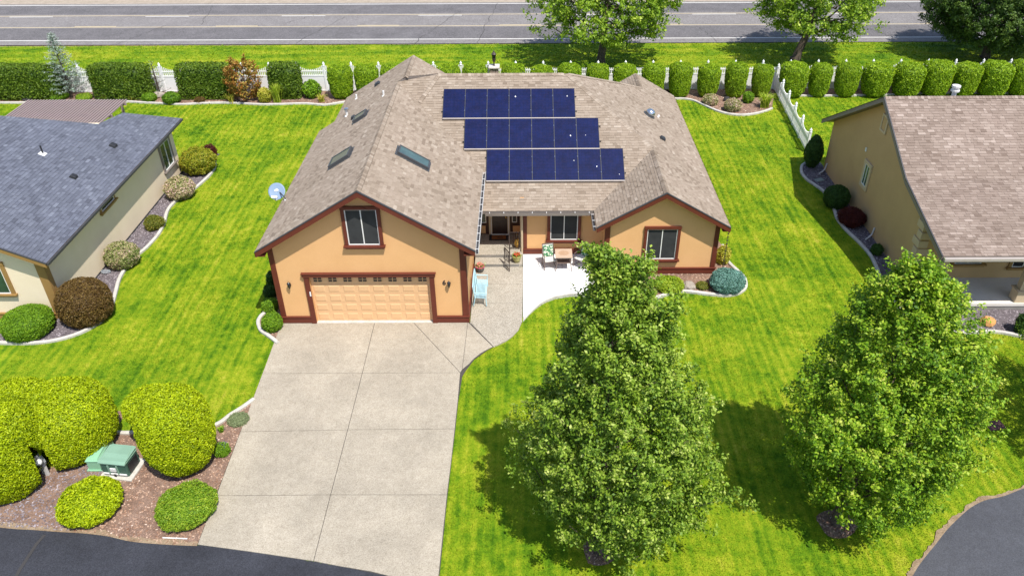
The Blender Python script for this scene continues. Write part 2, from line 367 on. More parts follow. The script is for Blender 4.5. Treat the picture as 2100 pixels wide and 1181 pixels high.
def fast_mesh(name, V, F, m, tone=None, parent=None, smooth=False):
    me = bpy.data.meshes.new(name); V = np.asarray(V, np.float32); F = np.asarray(F, np.int32); nf, k = F.shape
    me.vertices.add(len(V)); me.vertices.foreach_set('co', V.ravel())
    me.loops.add(nf*k); me.loops.foreach_set('vertex_index', F.ravel())
    me.polygons.add(nf); me.polygons.foreach_set('loop_start', np.arange(0, nf*k, k, dtype=np.int32)); 
    if smooth: me.polygons.foreach_set('use_smooth', np.ones(nf, bool))
    if tone is not None:
        a = me.attributes.new('tone', 'FLOAT', 'FACE'); a.data.foreach_set('value', np.asarray(tone, np.float32))
    me.materials.append(MATS[m]); me.update(calc_edges=True)
    return link(name, me, None, parent)

# ---- foliage
def leaf_arrays(P, N, size, asp=.55, jit=.8, tone=None):
    n = len(P); N = N+rng.normal(0, jit, (n,3)); N /= np.linalg.norm(N, axis=1)[:,None]+1e-9
    T = rng.normal(0, 1, (n,3)); T -= N*(T*N).sum(1)[:,None]; T /= np.linalg.norm(T, axis=1)[:,None]+1e-9
    B = np.cross(N, T); s = size*rng.uniform(.65,1.3,(n,1))
    a = P-T*s*.5; c = P+T*s*.5; b = P+B*s*asp*.5+N*s*.12; d = P-B*s*asp*.5+N*s*.12
    V = np.stack([a,b,c,d],1).reshape(-1,3); F = np.arange(4*n).reshape(-1,4)
    return V, F, (rng.uniform(0,1,n) if tone is None else tone)
def leaves(name, P, N, size, m, parent=None, asp=.55, jit=.8, tone=None):
    V, F, t = leaf_arrays(P, N, size, asp, jit, tone); return fast_mesh(name, V, F, m, t, parent)
def lump(D, seed, f=2.3):
    """cheap smooth noise of direction/position"""
    r = np.random.default_rng(seed); s = np.zeros(len(D))
    for k in range(6):
        w_ = r.normal(0, f*(1+.35*k), 3); s += np.sin(D@w_+r.uniform(0,6.28))/(1+.3*k)
    return s/3
def shrub_mesh(name, rx, ry, rz, m, leaf=.06, cover=2.2, p=2.0, seed=0, lumpy=.05, micro=.03, zc=None, asp=.55, jit=.8, depth=.12, taper=0, pv=None, tone_bias=0):
    """clipped or loose shrub: leaf-sized faces through the outer shell of a superellipsoid, over a solid core painted dark as inner shade; origin at ground"""
    r = np.random.default_rng(seed+99)
    if zc is None: zc = rz*.85
    area = 4*math.pi*(((rx*ry)**1.6+(rx*rz)**1.6+(ry*rz)**1.6)/3)**(1/1.6)*(1.15 if p > 3 else 1)
    n = int(area*cover/(leaf*leaf*asp*.5))
    D = r.normal(0,1,(n,3)); D /= np.linalg.norm(D,axis=1)[:,None]
    pv = pv or p; hxy = (np.abs(D[:,0])**p+np.abs(D[:,1])**p)**(1/p)
    rad = (hxy**pv+np.abs(D[:,2])**pv)**(-1/pv)
    U = D*rad[:,None]
    k = 1+lumpy*lump(D*1.7, seed)+lumpy*.5*lump(D*5, seed+5)
    dep = 1-depth*r.beta(1.2,2.5,n)
    Q = U*(k*dep)[:,None]*np.array([rx,ry,rz])
    if taper: 
        tz = (Q[:,2]+rz)/(2*rz); sc = 1-taper*(1-tz)**2; Q[:,:2] *= sc[:,None]
    hu = ((np.abs(U[:,0])**p+np.abs(U[:,1])**p)**(1/p)+1e-6)**(pv-p)
    Nn = np.stack([np.sign(U[:,0])*np.abs(U[:,0])**(p-1)*hu/rx, np.sign(U[:,1])*np.abs(U[:,1])**(p-1)*hu/ry, np.sign(U[:,2])*np.abs(U[:,2])**(pv-1)/rz],1); Nn /= np.linalg.norm(Nn,axis=1)[:,None]
    if micro: Q += Nn*(micro*lump(Q*(1.1/leaf), seed+7, 1.0)*1.2)[:,None]
    Q[:,2] += zc
    ok = Q[:,2] > .02; Q, Nn, D = Q[ok], Nn[ok], D[ok]
    tn = np.clip(r.normal(.5,.16,len(Q))+.12*lump(Q*2.2, seed+3)+.16*lump(Q*(.9/leaf), seed+8, 1.0)+tone_bias, 0, 1)
    V, F, t = leaf_arrays(Q, Nn, leaf, asp, jit, tn)
    # solid core in a low leaf tone: painted shade behind the leaves
    nu, nv = 20, 12; cv = []; cf = []
    for i in range(nv+1):
        ph = -math.pi/2+math.pi*i/nv
        for j in range(nu):
            a = 2*math.pi*j/nu; d = np.array([math.cos(ph)*math.cos(a), math.cos(ph)*math.sin(a), math.sin(ph)])
            q = d*((abs(d[0])**p+abs(d[1])**p)**(pv/p)+abs(d[2])**pv)**(-1/pv)*np.array([rx,ry,rz])*(1-depth)*.95
            if taper: tz = (q[2]+rz)/(2*rz); q[:2] *= 1-taper*(1-tz)**2
            cv.append((q[0], q[1], max(q[2]+zc, .01)))
    for i in range(nv):
        for j in range(nu): cf.append((i*nu+j, i*nu+(j+1)%nu, (i+1)*nu+(j+1)%nu, (i+1)*nu+j))
    o = len(V); V = np.concatenate([V, np.array(cv)]); F = np.concatenate([F, np.array(cf)+o]); t = np.concatenate([t, np.full(len(cf), .12)])
    return V, F, t
def shrub(label, cat, sp, m, name='shrub', group=None, leaf=.06, p=2.0, ry=1.0, seed=None, parent=None, **kw):
    """sp = x, y, zc, r, rz"""
    x, y, zc, r, rz = sp
    seed = seed if seed is not None else int(abs(x*131+y*71)*10) % 9973
    V, F, t = shrub_mesh(name, r, r*ry, rz, m, leaf=leaf, p=p, seed=seed, zc=zc, **kw)
    o = fast_mesh(name, V, F, m, t); o.location = (x, y, 0)
    return tag(o, label, cat, group)
def spray_mesh(h, r, n, leaf, seed, droop=.5, blades=True):
    """tuft of arching strap leaves: each leaf a bent strip"""
    q = np.random.default_rng(seed); V = []; F = []; T = []
    for i in range(n):
        a = q.uniform(0,6.28); rr = r*q.uniform(.3,1); hh = h*q.uniform(.6,1); w_ = leaf*q.uniform(.6,1.2); tt = q.uniform(0,1)
        u = np.array([math.cos(a), math.sin(a), 0]); s = np.array([-math.sin(a), math.cos(a), 0]); b0 = np.array([q.normal(0,r*.15), q.normal(0,r*.15), 0])
        k = len(V)
        for j in range(5):
            f = j/4; c = b0+u*rr*f**1.3+np.array([0,0,hh*math.sin(min(f*1.0,1)*math.pi*(.5+.25*droop))])
            ww = w_*(1-f*.9); V += [c-s*ww/2, c+s*ww/2]
        for j in range(4): F.append((k+2*j, k+2*j+1, k+2*j+3, k+2*j+2)); T.append(tt)
    return np.array(V), np.array(F), np.array(T)
def tuft(label, cat, x, y, h, r, n, m, name='grass_clump', leaf=.03, seed=1, group=None):
    V, F, T = spray_mesh(h, r, n, leaf, seed); o = fast_mesh(name, V, F, m, T); o.location = (x, y, 0); return tag(o, label, cat, group)
def copy_tree(o, parent=None):
    c = o.copy(); COL.objects.link(c); c.parent = parent
    for ch in list(o.children): copy_tree(ch, c)
    return c

# ------------------------------------------------------------------ roof shingles
CAM = Vector((0, 0, 19.42))
def clip(poly, a, b):
    """keep the part of poly (2D) left of a->b"""
    out = []; n = len(poly)
    def sd_(p): return (b[0]-a[0])*(p[1]-a[1])-(b[1]-a[1])*(p[0]-a[0])
    for i in range(n):
        p, q = poly[i], poly[(i+1) % n]; sp, sq = sd_(p), sd_(q)
        if sp >= 0: out.append(p)
        if (sp >= 0) != (sq >= 0):
            t = sp/(sp-sq); out.append((p[0]+(q[0]-p[0])*t, p[1]+(q[1]-p[1])*t))
    return out
TABS = [.11, .16, .20, .25, .30, .34]
SH = {}   # shingles collected per house: list of (distance, u0,u1,v0,v1, tone, frame, whole)
def shingle_plane(house, polys, expo=.145, seed=1, up_hint=None, patch=.16):
    """polys: convex 3D polygons of one plane; fills SH[house]"""
    a = [Vector(p) for p in polys[0]]; n = (a[1]-a[0]).cross(a[2]-a[0]).normalized()
    if n.z < 0: n = -n
    v = (Vector((0,0,1))-n*n.z).normalized(); u = v.cross(n)    # u to the right seen from outside, v up the slope
    o = a[0]; rd = random.Random(seed); L = SH.setdefault(house, [])
    P2 = []
    for poly in polys:
        q = [((Vector(p)-o).dot(u), (Vector(p)-o).dot(v)) for p in poly]
        ar = sum(q[i][0]*q[(i+1)%len(q)][1]-q[(i+1)%len(q)][0]*q[i][1] for i in range(len(q)))
        P2.append(q if ar > 0 else q[::-1])
    v0 = min(p[1] for q in P2 for p in q); v1 = max(p[1] for q in P2 for p in q)
    u0 = min(p[0] for q in P2 for p in q); u1 = max(p[0] for q in P2 for p in q)
    j = 0; vv = v0
    ph = [rd.uniform(0,6.28) for _ in range(4)]
    while vv < v1:
        uu = u0-rd.uniform(0,.4); thick = False
        while uu < u1:
            w_ = rd.choice(TABS); thick = not thick
            base = .5+patch*.35*math.sin(uu*.9+ph[0])*math.sin(vv*.7+ph[1])+patch*.2*math.sin(uu*2.3+vv*1.7+ph[2])
            tone = min(1, max(0, rd.gauss(base, .21)-(0 if thick else .10)))
            R4 = [(uu+.002, vv), (uu+w_-.002, vv), (uu+w_-.002, vv+expo), (uu+.002, vv+expo)]
            for q in P2:
                c = R4
                for i in range(len(q)):
                    c = clip(c, q[i], q[(i+1)%len(q)])
                    if len(c) < 3: break
                if len(c) >= 3:
                    ar = abs(sum(c[i][0]*c[(i+1)%len(c)][1]-c[(i+1)%len(c)][0]*c[i][1] for i in range(len(c))))/2
                    if ar < .0006: continue
                    whole = ar > .98*(w_-.004)*expo
                    ctr = o+u*(uu+w_/2)+v*(vv+expo/2)
                    facing = max(.05, (CAM-ctr).normalized().dot(n))
                    L.append(((ctr-CAM).length/facing**.5/(w_/.2)**.5, c, vv, tone, o, u, v, n, thick, whole, w_))
            uu += w_
        vv += expo
def shingle_geo(mb, c, vv, tone, o, u, v, n, thick, expo=.145):
    h0 = .022 if thick else .012
    top = []
    for a, b in c:
        f = (b-vv)/expo; h = h0*(1-f)+.003*f
        top.append(o+u*a+v*b+n*h)
    mb.face(top, tone)
    k = len(c)
    for i in range(k):
        a, b = c[i], c[(i+1)%k]
        if abs(a[1]-b[1]) > expo*.9 or (a[1] < vv+.01 and b[1] < vv+.01):
            mb.face([top[i], o+u*a[0]+v*a[1]-n*.004, o+u*b[0]+v*b[1]-n*.004, top[(i+1)%k]], tone)
def finish_shingles(house, roofobj, m, expo=.145, single=290):
    L = SH[house]; order = sorted(range(len(L)), key=lambda i: (not L[i][9], L[i][0]))
    sing = set(order[:single]); mb = MB(); cache = {}
    for i, e in enumerate(L):
        d, c, vv, tone, o, u, v, n, thick, whole, w_ = e
        if i in sing and whole:
            key = (w_, thick, round(tone*5)/5, roofobj.name)
            if key not in cache:
                s = MB(); shingle_geo(s, [(.002,0),(w_-.002,0),(w_-.002,expo),(.002,expo)], 0, key[2], Vector((0,0,0)), Vector((1,0,0)), Vector((0,1,0)), Vector((0,0,1)), thick, expo)
                cache[key] = s.mesh('shingle', m, tone=True)
            ob = link('shingle', cache[key], None, roofobj)
            a0 = min(p[0] for p in c)-.002
            mt = Matrix((u, v, n)).transposed().to_4x4(); mt.translation = o+u*a0+v*vv; ob.matrix_local = mt
        else: shingle_geo(mb, c, vv, tone, o, u, v, n, thick, expo)
    ob = mb.build('shingle', m, roofobj, tone=True); ob['kind'] = 'stuff'
def ridge_caps(p, q, nl, nr, m, parent, w_=.15, step=.145):
    """bent caps along p->q (laid from p upwards); nl, nr: plane directions down each side (unit vectors)"""
    p, q = Vector(p), Vector(q); L = (q-p).length; d = (q-p)/L; n = int(L/step); nl, nr = Vector(nl), Vector(nr)
    for i in range(n):
        a = p+d*(i*step); b = a+d*(step*1.9 if i < n-1 else step); t = random.random(); mb = MB()
        upv = Vector((0,0,1))
        A = [a+nl*w_+upv*.036, a+upv*.052, a+nr*w_+upv*.036]; B = [b+nl*w_+upv*.020, b+upv*.030, b+nr*w_+upv*.020]
        mb.face([A[0], A[1], B[1], B[0]], t); mb.face([A[1], A[2], B[2], B[1]], t)
        D = [x-upv*.03 for x in A]; mb.face([D[0], D[1], A[1], A[0]], t*.3); mb.face([D[1], D[2], A[2], A[1]], t*.3)
        mb.face([A[0], B[0], B[0]-upv*.03, D[0]], t*.5); mb.face([A[2], D[2], B[2]-upv*.03, B[2]], t*.5)
        mb.build('ridge_cap', m, parent, tone=True)
def slab_roof(name, polys, m, parent, thick=.14):
    mb = MB()
    for p in polys: mb.prism(p, (0,0,-thick))
    return mb.build(name, m, parent)

# ================================================================== GROUND
earth = MB(); earth.face([(-400,-250,-.06),(400,-250,-.06),(400,600,-.06),(-400,600,-.06)])
structure(earth.build('ground', 'dirt'))
# lawn sheet, gently uneven
def lawn_sheet():
    xs = np.linspace(-70, 70, 141); ys = np.linspace(6, 63.2, 115); X, Yy = np.meshgrid(xs, ys)
    Z = .012*np.sin(X*.9+1.3*np.sin(Yy*.5))*np.cos(Yy*.8)-.012
    V = np.stack([X, Yy, Z], 2).reshape(-1,3); nx = len(xs)
    i = (np.arange(len(ys)-1)[:,None]*nx+np.arange(nx-1)[None]).ravel()
    return fast_mesh('lawn', V, np.stack([i, i+1, i+nx+1, i+nx],1), 'lawn', smooth=True)
structure(lawn_sheet())

# ---- highway behind the fence
def hx(x, y): return (x, y-.0028*x)     # the road runs a touch askew to the houses
def road_strip(name, y0, y1, z, m, x0=-120, x1=120, parent=None):
    mb = MB(); mb.face([(*hx(x0,y0), z), (*hx(x1,y0), z), (*hx(x1,y1), z), (*hx(x0,y1), z)]); return mb.build(name, m, parent)
structure(road_strip('far_verge', 75.5, 260, -.002, 'shoulder', -300, 300))
structure(road_strip('highway', 63.35, 75.85, .008, 'asphalt_old'))
structure(road_strip('highway_near_lane', 64.75, 67.95, .012, 'asphalt_lane'))
structure(road_strip('highway_far_lane', 72.3, 75.2, .012, 'asphalt_lane'))
structure(road_strip('road_marking', 64.45, 64.58, .017, 'paint_white'))
structure(road_strip('road_marking', 68.2, 68.31, .017, 'paint_yellow'))
structure(road_strip('road_marking', 71.75, 71.86, .017, 'paint_yellow'))
structure(road_strip('road_marking', 75.3, 75.43, .017, 'paint_white'))
for k in range(-7, 8):
    structure(road_strip('road_marking', 68.42, 68.54, .017, 'paint_yellow', k*12.2-2.2, k*12.2+1.4))
    structure(road_strip('road_marking', 71.48, 71.60, .017, 'paint_white', k*12.2-9.5, k*12.2-5.6))
def crack(x, y0, y1, seed, dx=.9, w_=.02):
    q = random.Random(seed); mb = MB(); n = 14; pts = []
    for i in range(n+1):
        f = i/n; pts.append((x+dx*f+q.uniform(-.16,.16), y0+(y1-y0)*f))
    for i in range(n):
        a, b = pts[i], pts[i+1]; s = w_*q.uniform(.6,1.3)
        mb.face([(a[0]-s,a[1],.021),(a[0]+s,a[1],.021),(b[0]+s,b[1],.021),(b[0]-s,b[1],.021)])
    structure(mb.build('road_crack', 'crack'))
for i, (x, y0, y1, dx) in enumerate([(-18.6,63.6,71.2,2.6),(-21,69.2,72.4,2.8),(-9,63.4,72.6,3),(-3.8,63.5,75.5,1.2),(10.7,63.8,75.4,1),(15.4,63.5,67.5,-.6),(23.5,63.5,75.4,2.5),(30.2,64,68.4,-1.8),(1.2,64,75,-1),(-33,63.6,69,2),(6.8,63.6,68,.6),(36,63.6,75,-1),(-28,69,75.2,-1)]):
    crack(x, y0, y1, i, dx)

# ---- street in front (two arms of the cul-de-sac)
front_edge = ((-27.749, 17.05), (-20.994, 16.339), (-16.061, 15.685), (-14.999, 15.59), (-14.205, 15.515), (-13.424, 15.458), (-12.622, 15.348), (-11.791, 15.15), (-10.771, 15.041), (-9.792, 14.985), (-8.216, 14.755), (-7.194, 14.582), (-6.209, 14.394), (-5.367, 14.225), (-4.497, 14.075), (-3.743, 13.894))
road_right = ((10.858, 13.798), (11.163, 14.137), (11.539, 14.5), (12.071, 14.976), (12.606, 15.469), (13.25, 15.98), (13.76, 16.336), (14.313, 16.604), (14.994, 16.777), (15.845, 17.111), (17.781, 17.781), (21.522, 18.628))
lower = [(front_edge[-1][0]+2.2, 13.0), (1.5, 12.0), (5.0, 11.7), (8.0, 12.2)]
edge = list(front_edge)+lower+list(road_right)
edge[-1] = (26.0, edge[-1][1])
street = edge+[(60, 12), (60, -60), (-60, -60), (-60, edge[0][1])]
def jag(pts, amp, seed):
    q = random.Random(seed); P = smooth_path(pts, 5); return [(p.x+q.uniform(-amp,amp), p.y+q.uniform(-amp,amp)) for p in P]
ej = jag(edge, .018, 3)
def sheet_tri(name, pts, z, m):
    bm = bmesh.new(); f = bm.faces.new([bm.verts.new((x,y,z)) for x, y in pts]); f.normal_update()
    if f.normal.z < 0: f.normal_flip()
    bmesh.ops.triangulate(bm, faces=[f]); me = bpy.data.meshes.new(name); bm.to_mesh(me); bm.free(); me.materials.append(MATS[m]); return link(name, me)
structure(sheet_tri('street', [(x, y) for x, y in ej]+[(40, 9), (40, -40), (-45, -40), (-45, edge[0][1])], .012, 'asphalt_new'))
# dirt fringe between lawn and the right arm of the street, and the patch in front of the bed
def fringe(pts, wid, amp, seed, sgn=1, z=.0195, n=9):
    fr = smooth_path(pts, n); q_ = random.Random(seed); mb = MB(); wa = wid
    for i in range(len(fr)-1):
        a, b = fr[i], fr[i+1]; d = (b-a); d.z = 0; nrm = Vector((-d.y, d.x, 0)).normalized()*sgn
        wb = wid+amp*math.sin(i*.23)+amp*.7*math.sin(i*.61+1)+q_.uniform(-.025,.025)
        mb.face([(a.x-nrm.x*.05,a.y-nrm.y*.05,z),(b.x-nrm.x*.05,b.y-nrm.y*.05,z),(b.x+nrm.x*wb,b.y+nrm.y*wb,z),(a.x+nrm.x*wa,a.y+nrm.y*wa,z)]); wa = wb
    structure(mb.build('dirt_edge', 'dirt'))
fringe(list(road_right), .07, .04, 8); fringe(list(front_edge[1:10]), .12, .05, 9, 1, .0215)
# the right arm is older, paler asphalt
rr_ = [(p.x, p.y) for p in smooth_path(list(road_right), 5)]
structure(sheet_tri('side_street', rr_+[(30, 11), (30, 8), (rr_[0][0]-1.2, 8)], .018, 'asphalt_east'))
# sealed seam in the street
mb = MB(); A_ = ((-14.524, 15.355), (-14.602, 15.02), (-14.617, 14.574), (-14.628, 14.109), (-14.58, 13.627))
for i in range(len(A_)-1):
    a, b = A_[i], A_[i+1]; mb.face([(a[0]-.05,a[1],.022),(a[0]+.05,a[1],.022),(b[0]+.05,b[1],.022),(b[0]-.05,b[1],.022)])
structure(mb.build('road_seam', 'crack'))

# ---- driveway and walk
def inset(pts, d):
    n = len(pts); ar = sum(pts[i][0]*pts[(i+1)%n][1]-pts[(i+1)%n][0]*pts[i][1] for i in range(n)); sg = 1 if ar > 0 else -1; out = []
    for i in range(n):
        p0, p1, p2 = Vector(pts[i-1][:2]), Vector(pts[i][:2]), Vector(pts[(i+1)%n][:2])
        d1 = (p1-p0).normalized(); d2 = (p2-p1).normalized(); n1 = Vector((-d1.y,d1.x))*sg; n2 = Vector((-d2.y,d2.x))*sg
        k = 1+n1.dot(n2); m_ = (n1+n2)/max(k, .4); out.append((p1.x+m_.x*d, p1.y+m_.y*d)+tuple(pts[i][2:]))
    return out
slabs = [
 ((-10.086, 25.983), (-6.236, 25.958), (-6.203, 22.742), (-9.988, 22.735)),
 ((-6.236, 25.958), (-4.656, 25.948), (-2.493, 22.749), (-6.203, 22.742)),
 ((-4.656, 25.948), (-2.394, 25.933), (-2.432, 22.948), (-2.493, 22.749)),
 ((-9.988, 22.735), (-6.203, 22.742), (-6.201, 19.738), (-9.903, 19.661)),
 ((-6.203, 22.742), (-2.493, 22.749), (-2.477, 21.181), (-2.481, 19.767), (-6.201, 19.738)),
 ((-9.903, 19.661), (-6.201, 19.738), (-6.208, 16.857), (-9.832, 16.832)),
 ((-6.201, 19.738), (-2.481, 19.767), (-2.493, 18.161), (-2.516, 16.842), (-6.208, 16.857)),
 ((-9.832, 16.832), (-6.208, 16.857), (-6.203, 14.388), (-7.182, 14.559), (-8.204, 14.733), (-9.783, 14.979)),
 ((-6.208, 16.857), (-2.516, 16.842), (-2.518, 15.234), (-2.517, 13.757), (-3.192, 13.728), (-3.731, 13.825), (-4.487, 14.037), (-5.359, 14.203), (-6.203, 14.388)),
 ((-2.394, 25.933), (-1.307, 24.305), (-1.513, 24.153), (-1.771, 23.912), (-2.02, 23.585), (-2.191, 23.264), (-2.432, 22.948)),
]
def poly_area(p): return abs(sum(p[i][0]*p[(i+1)%len(p)][1]-p[(i+1)%len(p)][0]*p[i][1] for i in range(len(p))))/2
dw = sheet_tri('driveway', ((-10.068, 26.02), (-2.327, 25.97), (-1.27, 24.324), (-1.512, 24.111), (-2.0, 23.544), (-2.282, 22.908), (-2.407, 22.541), (-2.461, 21.197), (-2.466, 19.783), (-2.502, 16.855), (-2.497, 13.832), (-3.734, 13.836), (-6.211, 14.416), (-7.192, 14.587), (-9.796, 15.008)), .016, 'joint')
structure(dw)
for s_ in slabs:
    mb = MB(); q = inset(s_, .009); mb.prism([(x,y,.034) for x,y in q], (0,0,-.03)); mb.build('slab', 'aggregate', dw, bevel=.004)
walk = [
 (((-2.324, 25.933), (-0.175, 25.902), (-0.293, 25.408), (-0.545, 24.958), (-0.795, 24.675), (-1.061, 24.458), (-1.288, 24.305)), .034),
 ([(-2.30,25.816), (-0.155, 25.896), (-0.136, 27.143), (-2.30, 27.157)], None),
 ([(-2.30,27.157), (-0.136, 27.143), (-0.126, 28.475), (-2.30, 28.491)], None),
 ([(-2.30,28.491), (-0.126, 28.475), (-0.116, 29.862), (-2.30, 29.879)], None),
]
Y0_, Y1_ = 25.81, 28.485
def wz(y): return .034+.166*min(1, max(0, (y-Y0_)/(Y1_-Y0_)))
pt = structure(sheet_tri('front_walk', [(-2.30,Y0_+.02),(-.16,Y0_+.05),(-.13,30.1),(-2.3,30.1)], .02, 'joint'))
for p_, z_ in walk:
    q = inset([tuple(a) for a in p_], .008); mb = MB(); mb.prism([(x, y, z_ if z_ else wz(y)) for x, y in q], (0,0,-.12)); mb.build('slab', 'aggregate_walk', pt, bevel=.004)
# white patio, a raised slab in two pours, grey cast edge
pcurve = ((-0.115, 26.03), (0.047, 26.341), (0.211, 26.623), (0.399, 26.909), (0.598, 27.163), (0.82, 27.385), (1.074, 27.55), (1.307, 27.68), (1.539, 27.737), (1.921, 27.831), (2.34, 27.828), (2.856, 27.714))
px_ = -.125
patio = structure(MB().prism([(x, y-.05, wz(y)-.03) for x, y in pcurve]+[(3.44, pcurve[-1][1], .17), (3.44, 30.9, .17), (px_, 30.9, .17)], (0,0,-.16)).build('patio', 'kerb'))
jx = 1.646
pl = [(x,y) for x,y in pcurve if x < jx]; pr = [(x,y) for x,y in pcurve if x >= jx]
for pp in ([(px_, pcurve[1][1]-.1)]+pl[1:]+[(jx, pr[0][1]+.01), (jx, 30.92), (px_, 30.92)], [(jx, pr[0][1]+.01)]+pr+[(3.44, pcurve[-1][1]+.02), (3.44, 30.92), (jx, 30.92)]):
    q = inset(pp, .006); mb = MB(); mb.prism([(x,y,wz(y)+.004) for x,y in q], (0,0,-.03)); mb.build('slab', 'white_concrete', patio)

# ---- planting beds
bed_front = ((-14.273, 19.618), (-13.578, 19.614), (-12.344, 19.703), (-10.963, 19.935), (-10.477, 20.519), (-10.172, 20.894), (-9.902, 21.304))+((-9.923, 21.252), (-9.911, 19.668), (-9.847, 16.858), (-9.792, 14.985))+((-10.771, 15.041), (-11.791, 15.15), (-12.622, 15.348), (-13.424, 15.458), (-14.205, 15.515), (-14.999, 15.59), (-16.061, 15.685), (-20.994, 16.339))+((-19.5,17.3),(-18,19.5),(-15.5,20.6),(-14.3,20.75))
bed_left = ((-22.273, 24.813), (-21.023, 24.68), (-19.832, 24.641), (-18.932, 24.793), (-18.16, 25.234), (-17.62, 26.021), (-17.605, 27.055), (-17.899, 28.222), (-18.198, 29.379), (-18.285, 30.811), (-18.035, 31.892), (-17.945, 33.168), (-18.096, 34.323), (-18.394, 35.642), (-18.317, 36.813), (-17.965, 37.642), (-17.7, 38.792), (-17.581, 39.812), (-17.661, 40.812), (-18.049, 41.919))+((-17.9,42.5),(-19.5,42.5),(-19.5,25.6),(-30,25.6))
bed_backl = ((-52.106, 51.01), (-35.407, 50.752), (-33.488, 50.861), (-30.253, 50.998), (-26.993, 50.867), (-25.907, 50.71), (-24.141, 50.475), (-23.001, 50.311), (-21.937, 50.447), (-20.857, 50.548), (-19.738, 50.534), (-18.576, 50.369), (-17.422, 50.214), (-16.324, 50.253), (-14.716, 50.355), (-13.324, 50.101), (-12.18, 50.588), (-10.461, 51.102), (-5.849, 51.223), (10.203, 50.97))+((10.4,52.7),(-60,52.7))
bed_backr = ((9.98, 51.018), (10.195, 50.925), (10.654, 50.919), (11.23, 50.643), (11.67, 50.019), (12.085, 49.322), (12.508, 48.724), (12.989, 48.301), (13.562, 48.047), (14.219, 48.039), (14.936, 48.277), (15.638, 48.685), (16.158, 49.101))+((17.3,52.7),(9.5,52.7))
bed_right = ((17.256, 51.285), (18.63, 51.358), (20.21, 51.338), (24.452, 51.465), (27.166, 51.705), (30.607, 51.752), (33.954, 51.615), (47.266, 51.716))+((60,52.7),(17.5,52.7))
bed_rh = ((15.917, 40.848), (15.631, 40.533), (15.431, 40.035), (15.324, 39.483), (15.38, 38.764), (15.608, 38.119), (15.856, 37.323), (15.816, 36.391), (15.761, 35.441), (15.602, 34.428), (15.663, 33.312), (15.89, 32.066), (15.993, 30.886), (15.857, 29.727), (15.627, 28.362), (15.65, 26.903), (16.277, 25.473), (17.285, 25.078), (18.444, 25.167), (18.996, 25.131), (19.419, 25.001), (19.876, 24.791), (21.411, 24.084))+((27,26.9),(16.8,26.9),(16.8,41),(16.4,41))
bed_east = ((3.248, 28.037), (3.822, 27.848), (4.433, 27.66), (5.01, 27.583), (5.47, 27.58), (6.465, 28.052), (6.999, 28.085), (7.528, 27.97), (8.033, 27.855), (8.543, 27.778), (9.021, 27.849), (9.37, 28.087), (9.622, 28.443), (9.709, 29.097), (9.54, 29.694), (9.334, 30.266), (9.249, 30.811), (9.34, 31.896))+((8.9,33.5),(8.3,33.5),(8.3,29.6),(3.6,29.6))
bed_gar = ((-11.208, 28.553), (-11.115, 27.731), (-10.959, 26.765), (-11.053, 26.365), (-11.047, 25.979), (-10.8, 25.448), (-10.442, 25.122), (-10.093, 24.802), (-9.852, 24.549))+((-9.95,25.9),(-9.95,28.6))
def bed(name, poly, m, z=.018):
    return structure(sheet_tri(name, [tuple(p) for p in poly], z, m))
bed('planting_bed', bed_front, 'bark_soil'); bed('planting_bed', bed_left, 'lava_soil'); bed('planting_bed', bed_backl, 'bark_soil')
bed('planting_bed', bed_backr, 'bark_soil'); bed('planting_bed', bed_right, 'bark_soil'); bed('planting_bed', bed_rh, 'lava_soil')
bed('planting_bed', bed_east, 'bark_soil'); bed('planting_bed', bed_gar, 'bark_soil')
K = lambda p, **k: kerb('bed_kerb', [tuple(a) for a in p], **k)
K(bed_left[:20]); K(bed_backl[:19]); K(bed_backr[:13]); K(bed_right[:8]); K(bed_rh[:23]); K(bed_east[:18]); K(bed_gar[:9]); K(bed_front[:7])
wood = ((-14.262, 16.601), (-12.782, 18.673), (-6.824, 21.816), (-5.308, 13.916), (-11.739, 13.937), (-12.88, 15.564))
lava_half = ((-21.369, 16.436), (-24.012, 20.611), (-16.064, 17.407), (-14.427, 18.68), (-13.264, 17.498), (-13.938, 15.299), (-16.149, 15.576))
tag(chips('bark_mulch', [bed_front], 'bark_chip', 170, (.022,.05), holes=[lava_half]), 'reddish brown bark mulch spread over the front bed', 'mulch', kind='stuff')
tag(chips('lava_gravel', [bed_front], 'lava_chip', 200, (.022,.05), within=lava_half), 'purplish grey lava gravel at the left of the front bed', 'gravel', kind='stuff')
tag(chips('lava_gravel', [bed_left], 'lava_chip', 150, (.025,.055)), 'purplish grey lava gravel beside the cream house', 'gravel', kind='stuff')
tag(chips('lava_gravel', [bed_rh], 'lava_chip', 120, (.03,.065)), 'dark lava gravel along the tan house', 'gravel', kind='stuff')
tag(chips('bark_mulch', [bed_backl, bed_backr, bed_right], 'bark_chip', 45, (.03,.07)), 'brown bark mulch under the hedges along the back fence', 'mulch', kind='stuff')
tag(chips('bark_mulch', [bed_east, bed_gar], 'bark_chip', 110, (.025,.055)), 'brown bark mulch in the beds against the peach house', 'mulch', kind='stuff')

# tree rings
TREE1 = (2.17, 14.719, 0.0); TREE2 = (9.416, 15.681, 0.0)
for c_, r_ in ((TREE1, .55), (TREE2, .6)):
    ring = [(c_[0]+r_*(1+.12*math.sin(3*a+1))*math.cos(a), c_[1]+r_*.9*(1+.1*math.sin(2*a))*math.sin(a)) for a in [2*math.pi*i/22 for i in range(22)]]
    bed('tree_ring', ring, 'bark_soil', .02)
    tag(chips('bark_mulch', [ring], 'bark_chip', 260, (.02,.045), z=.03), 'ring of dark mulch round the trunk of the %s lawn tree' % ('middle' if c_ is TREE1 else 'right'), 'mulch', kind='stuff')

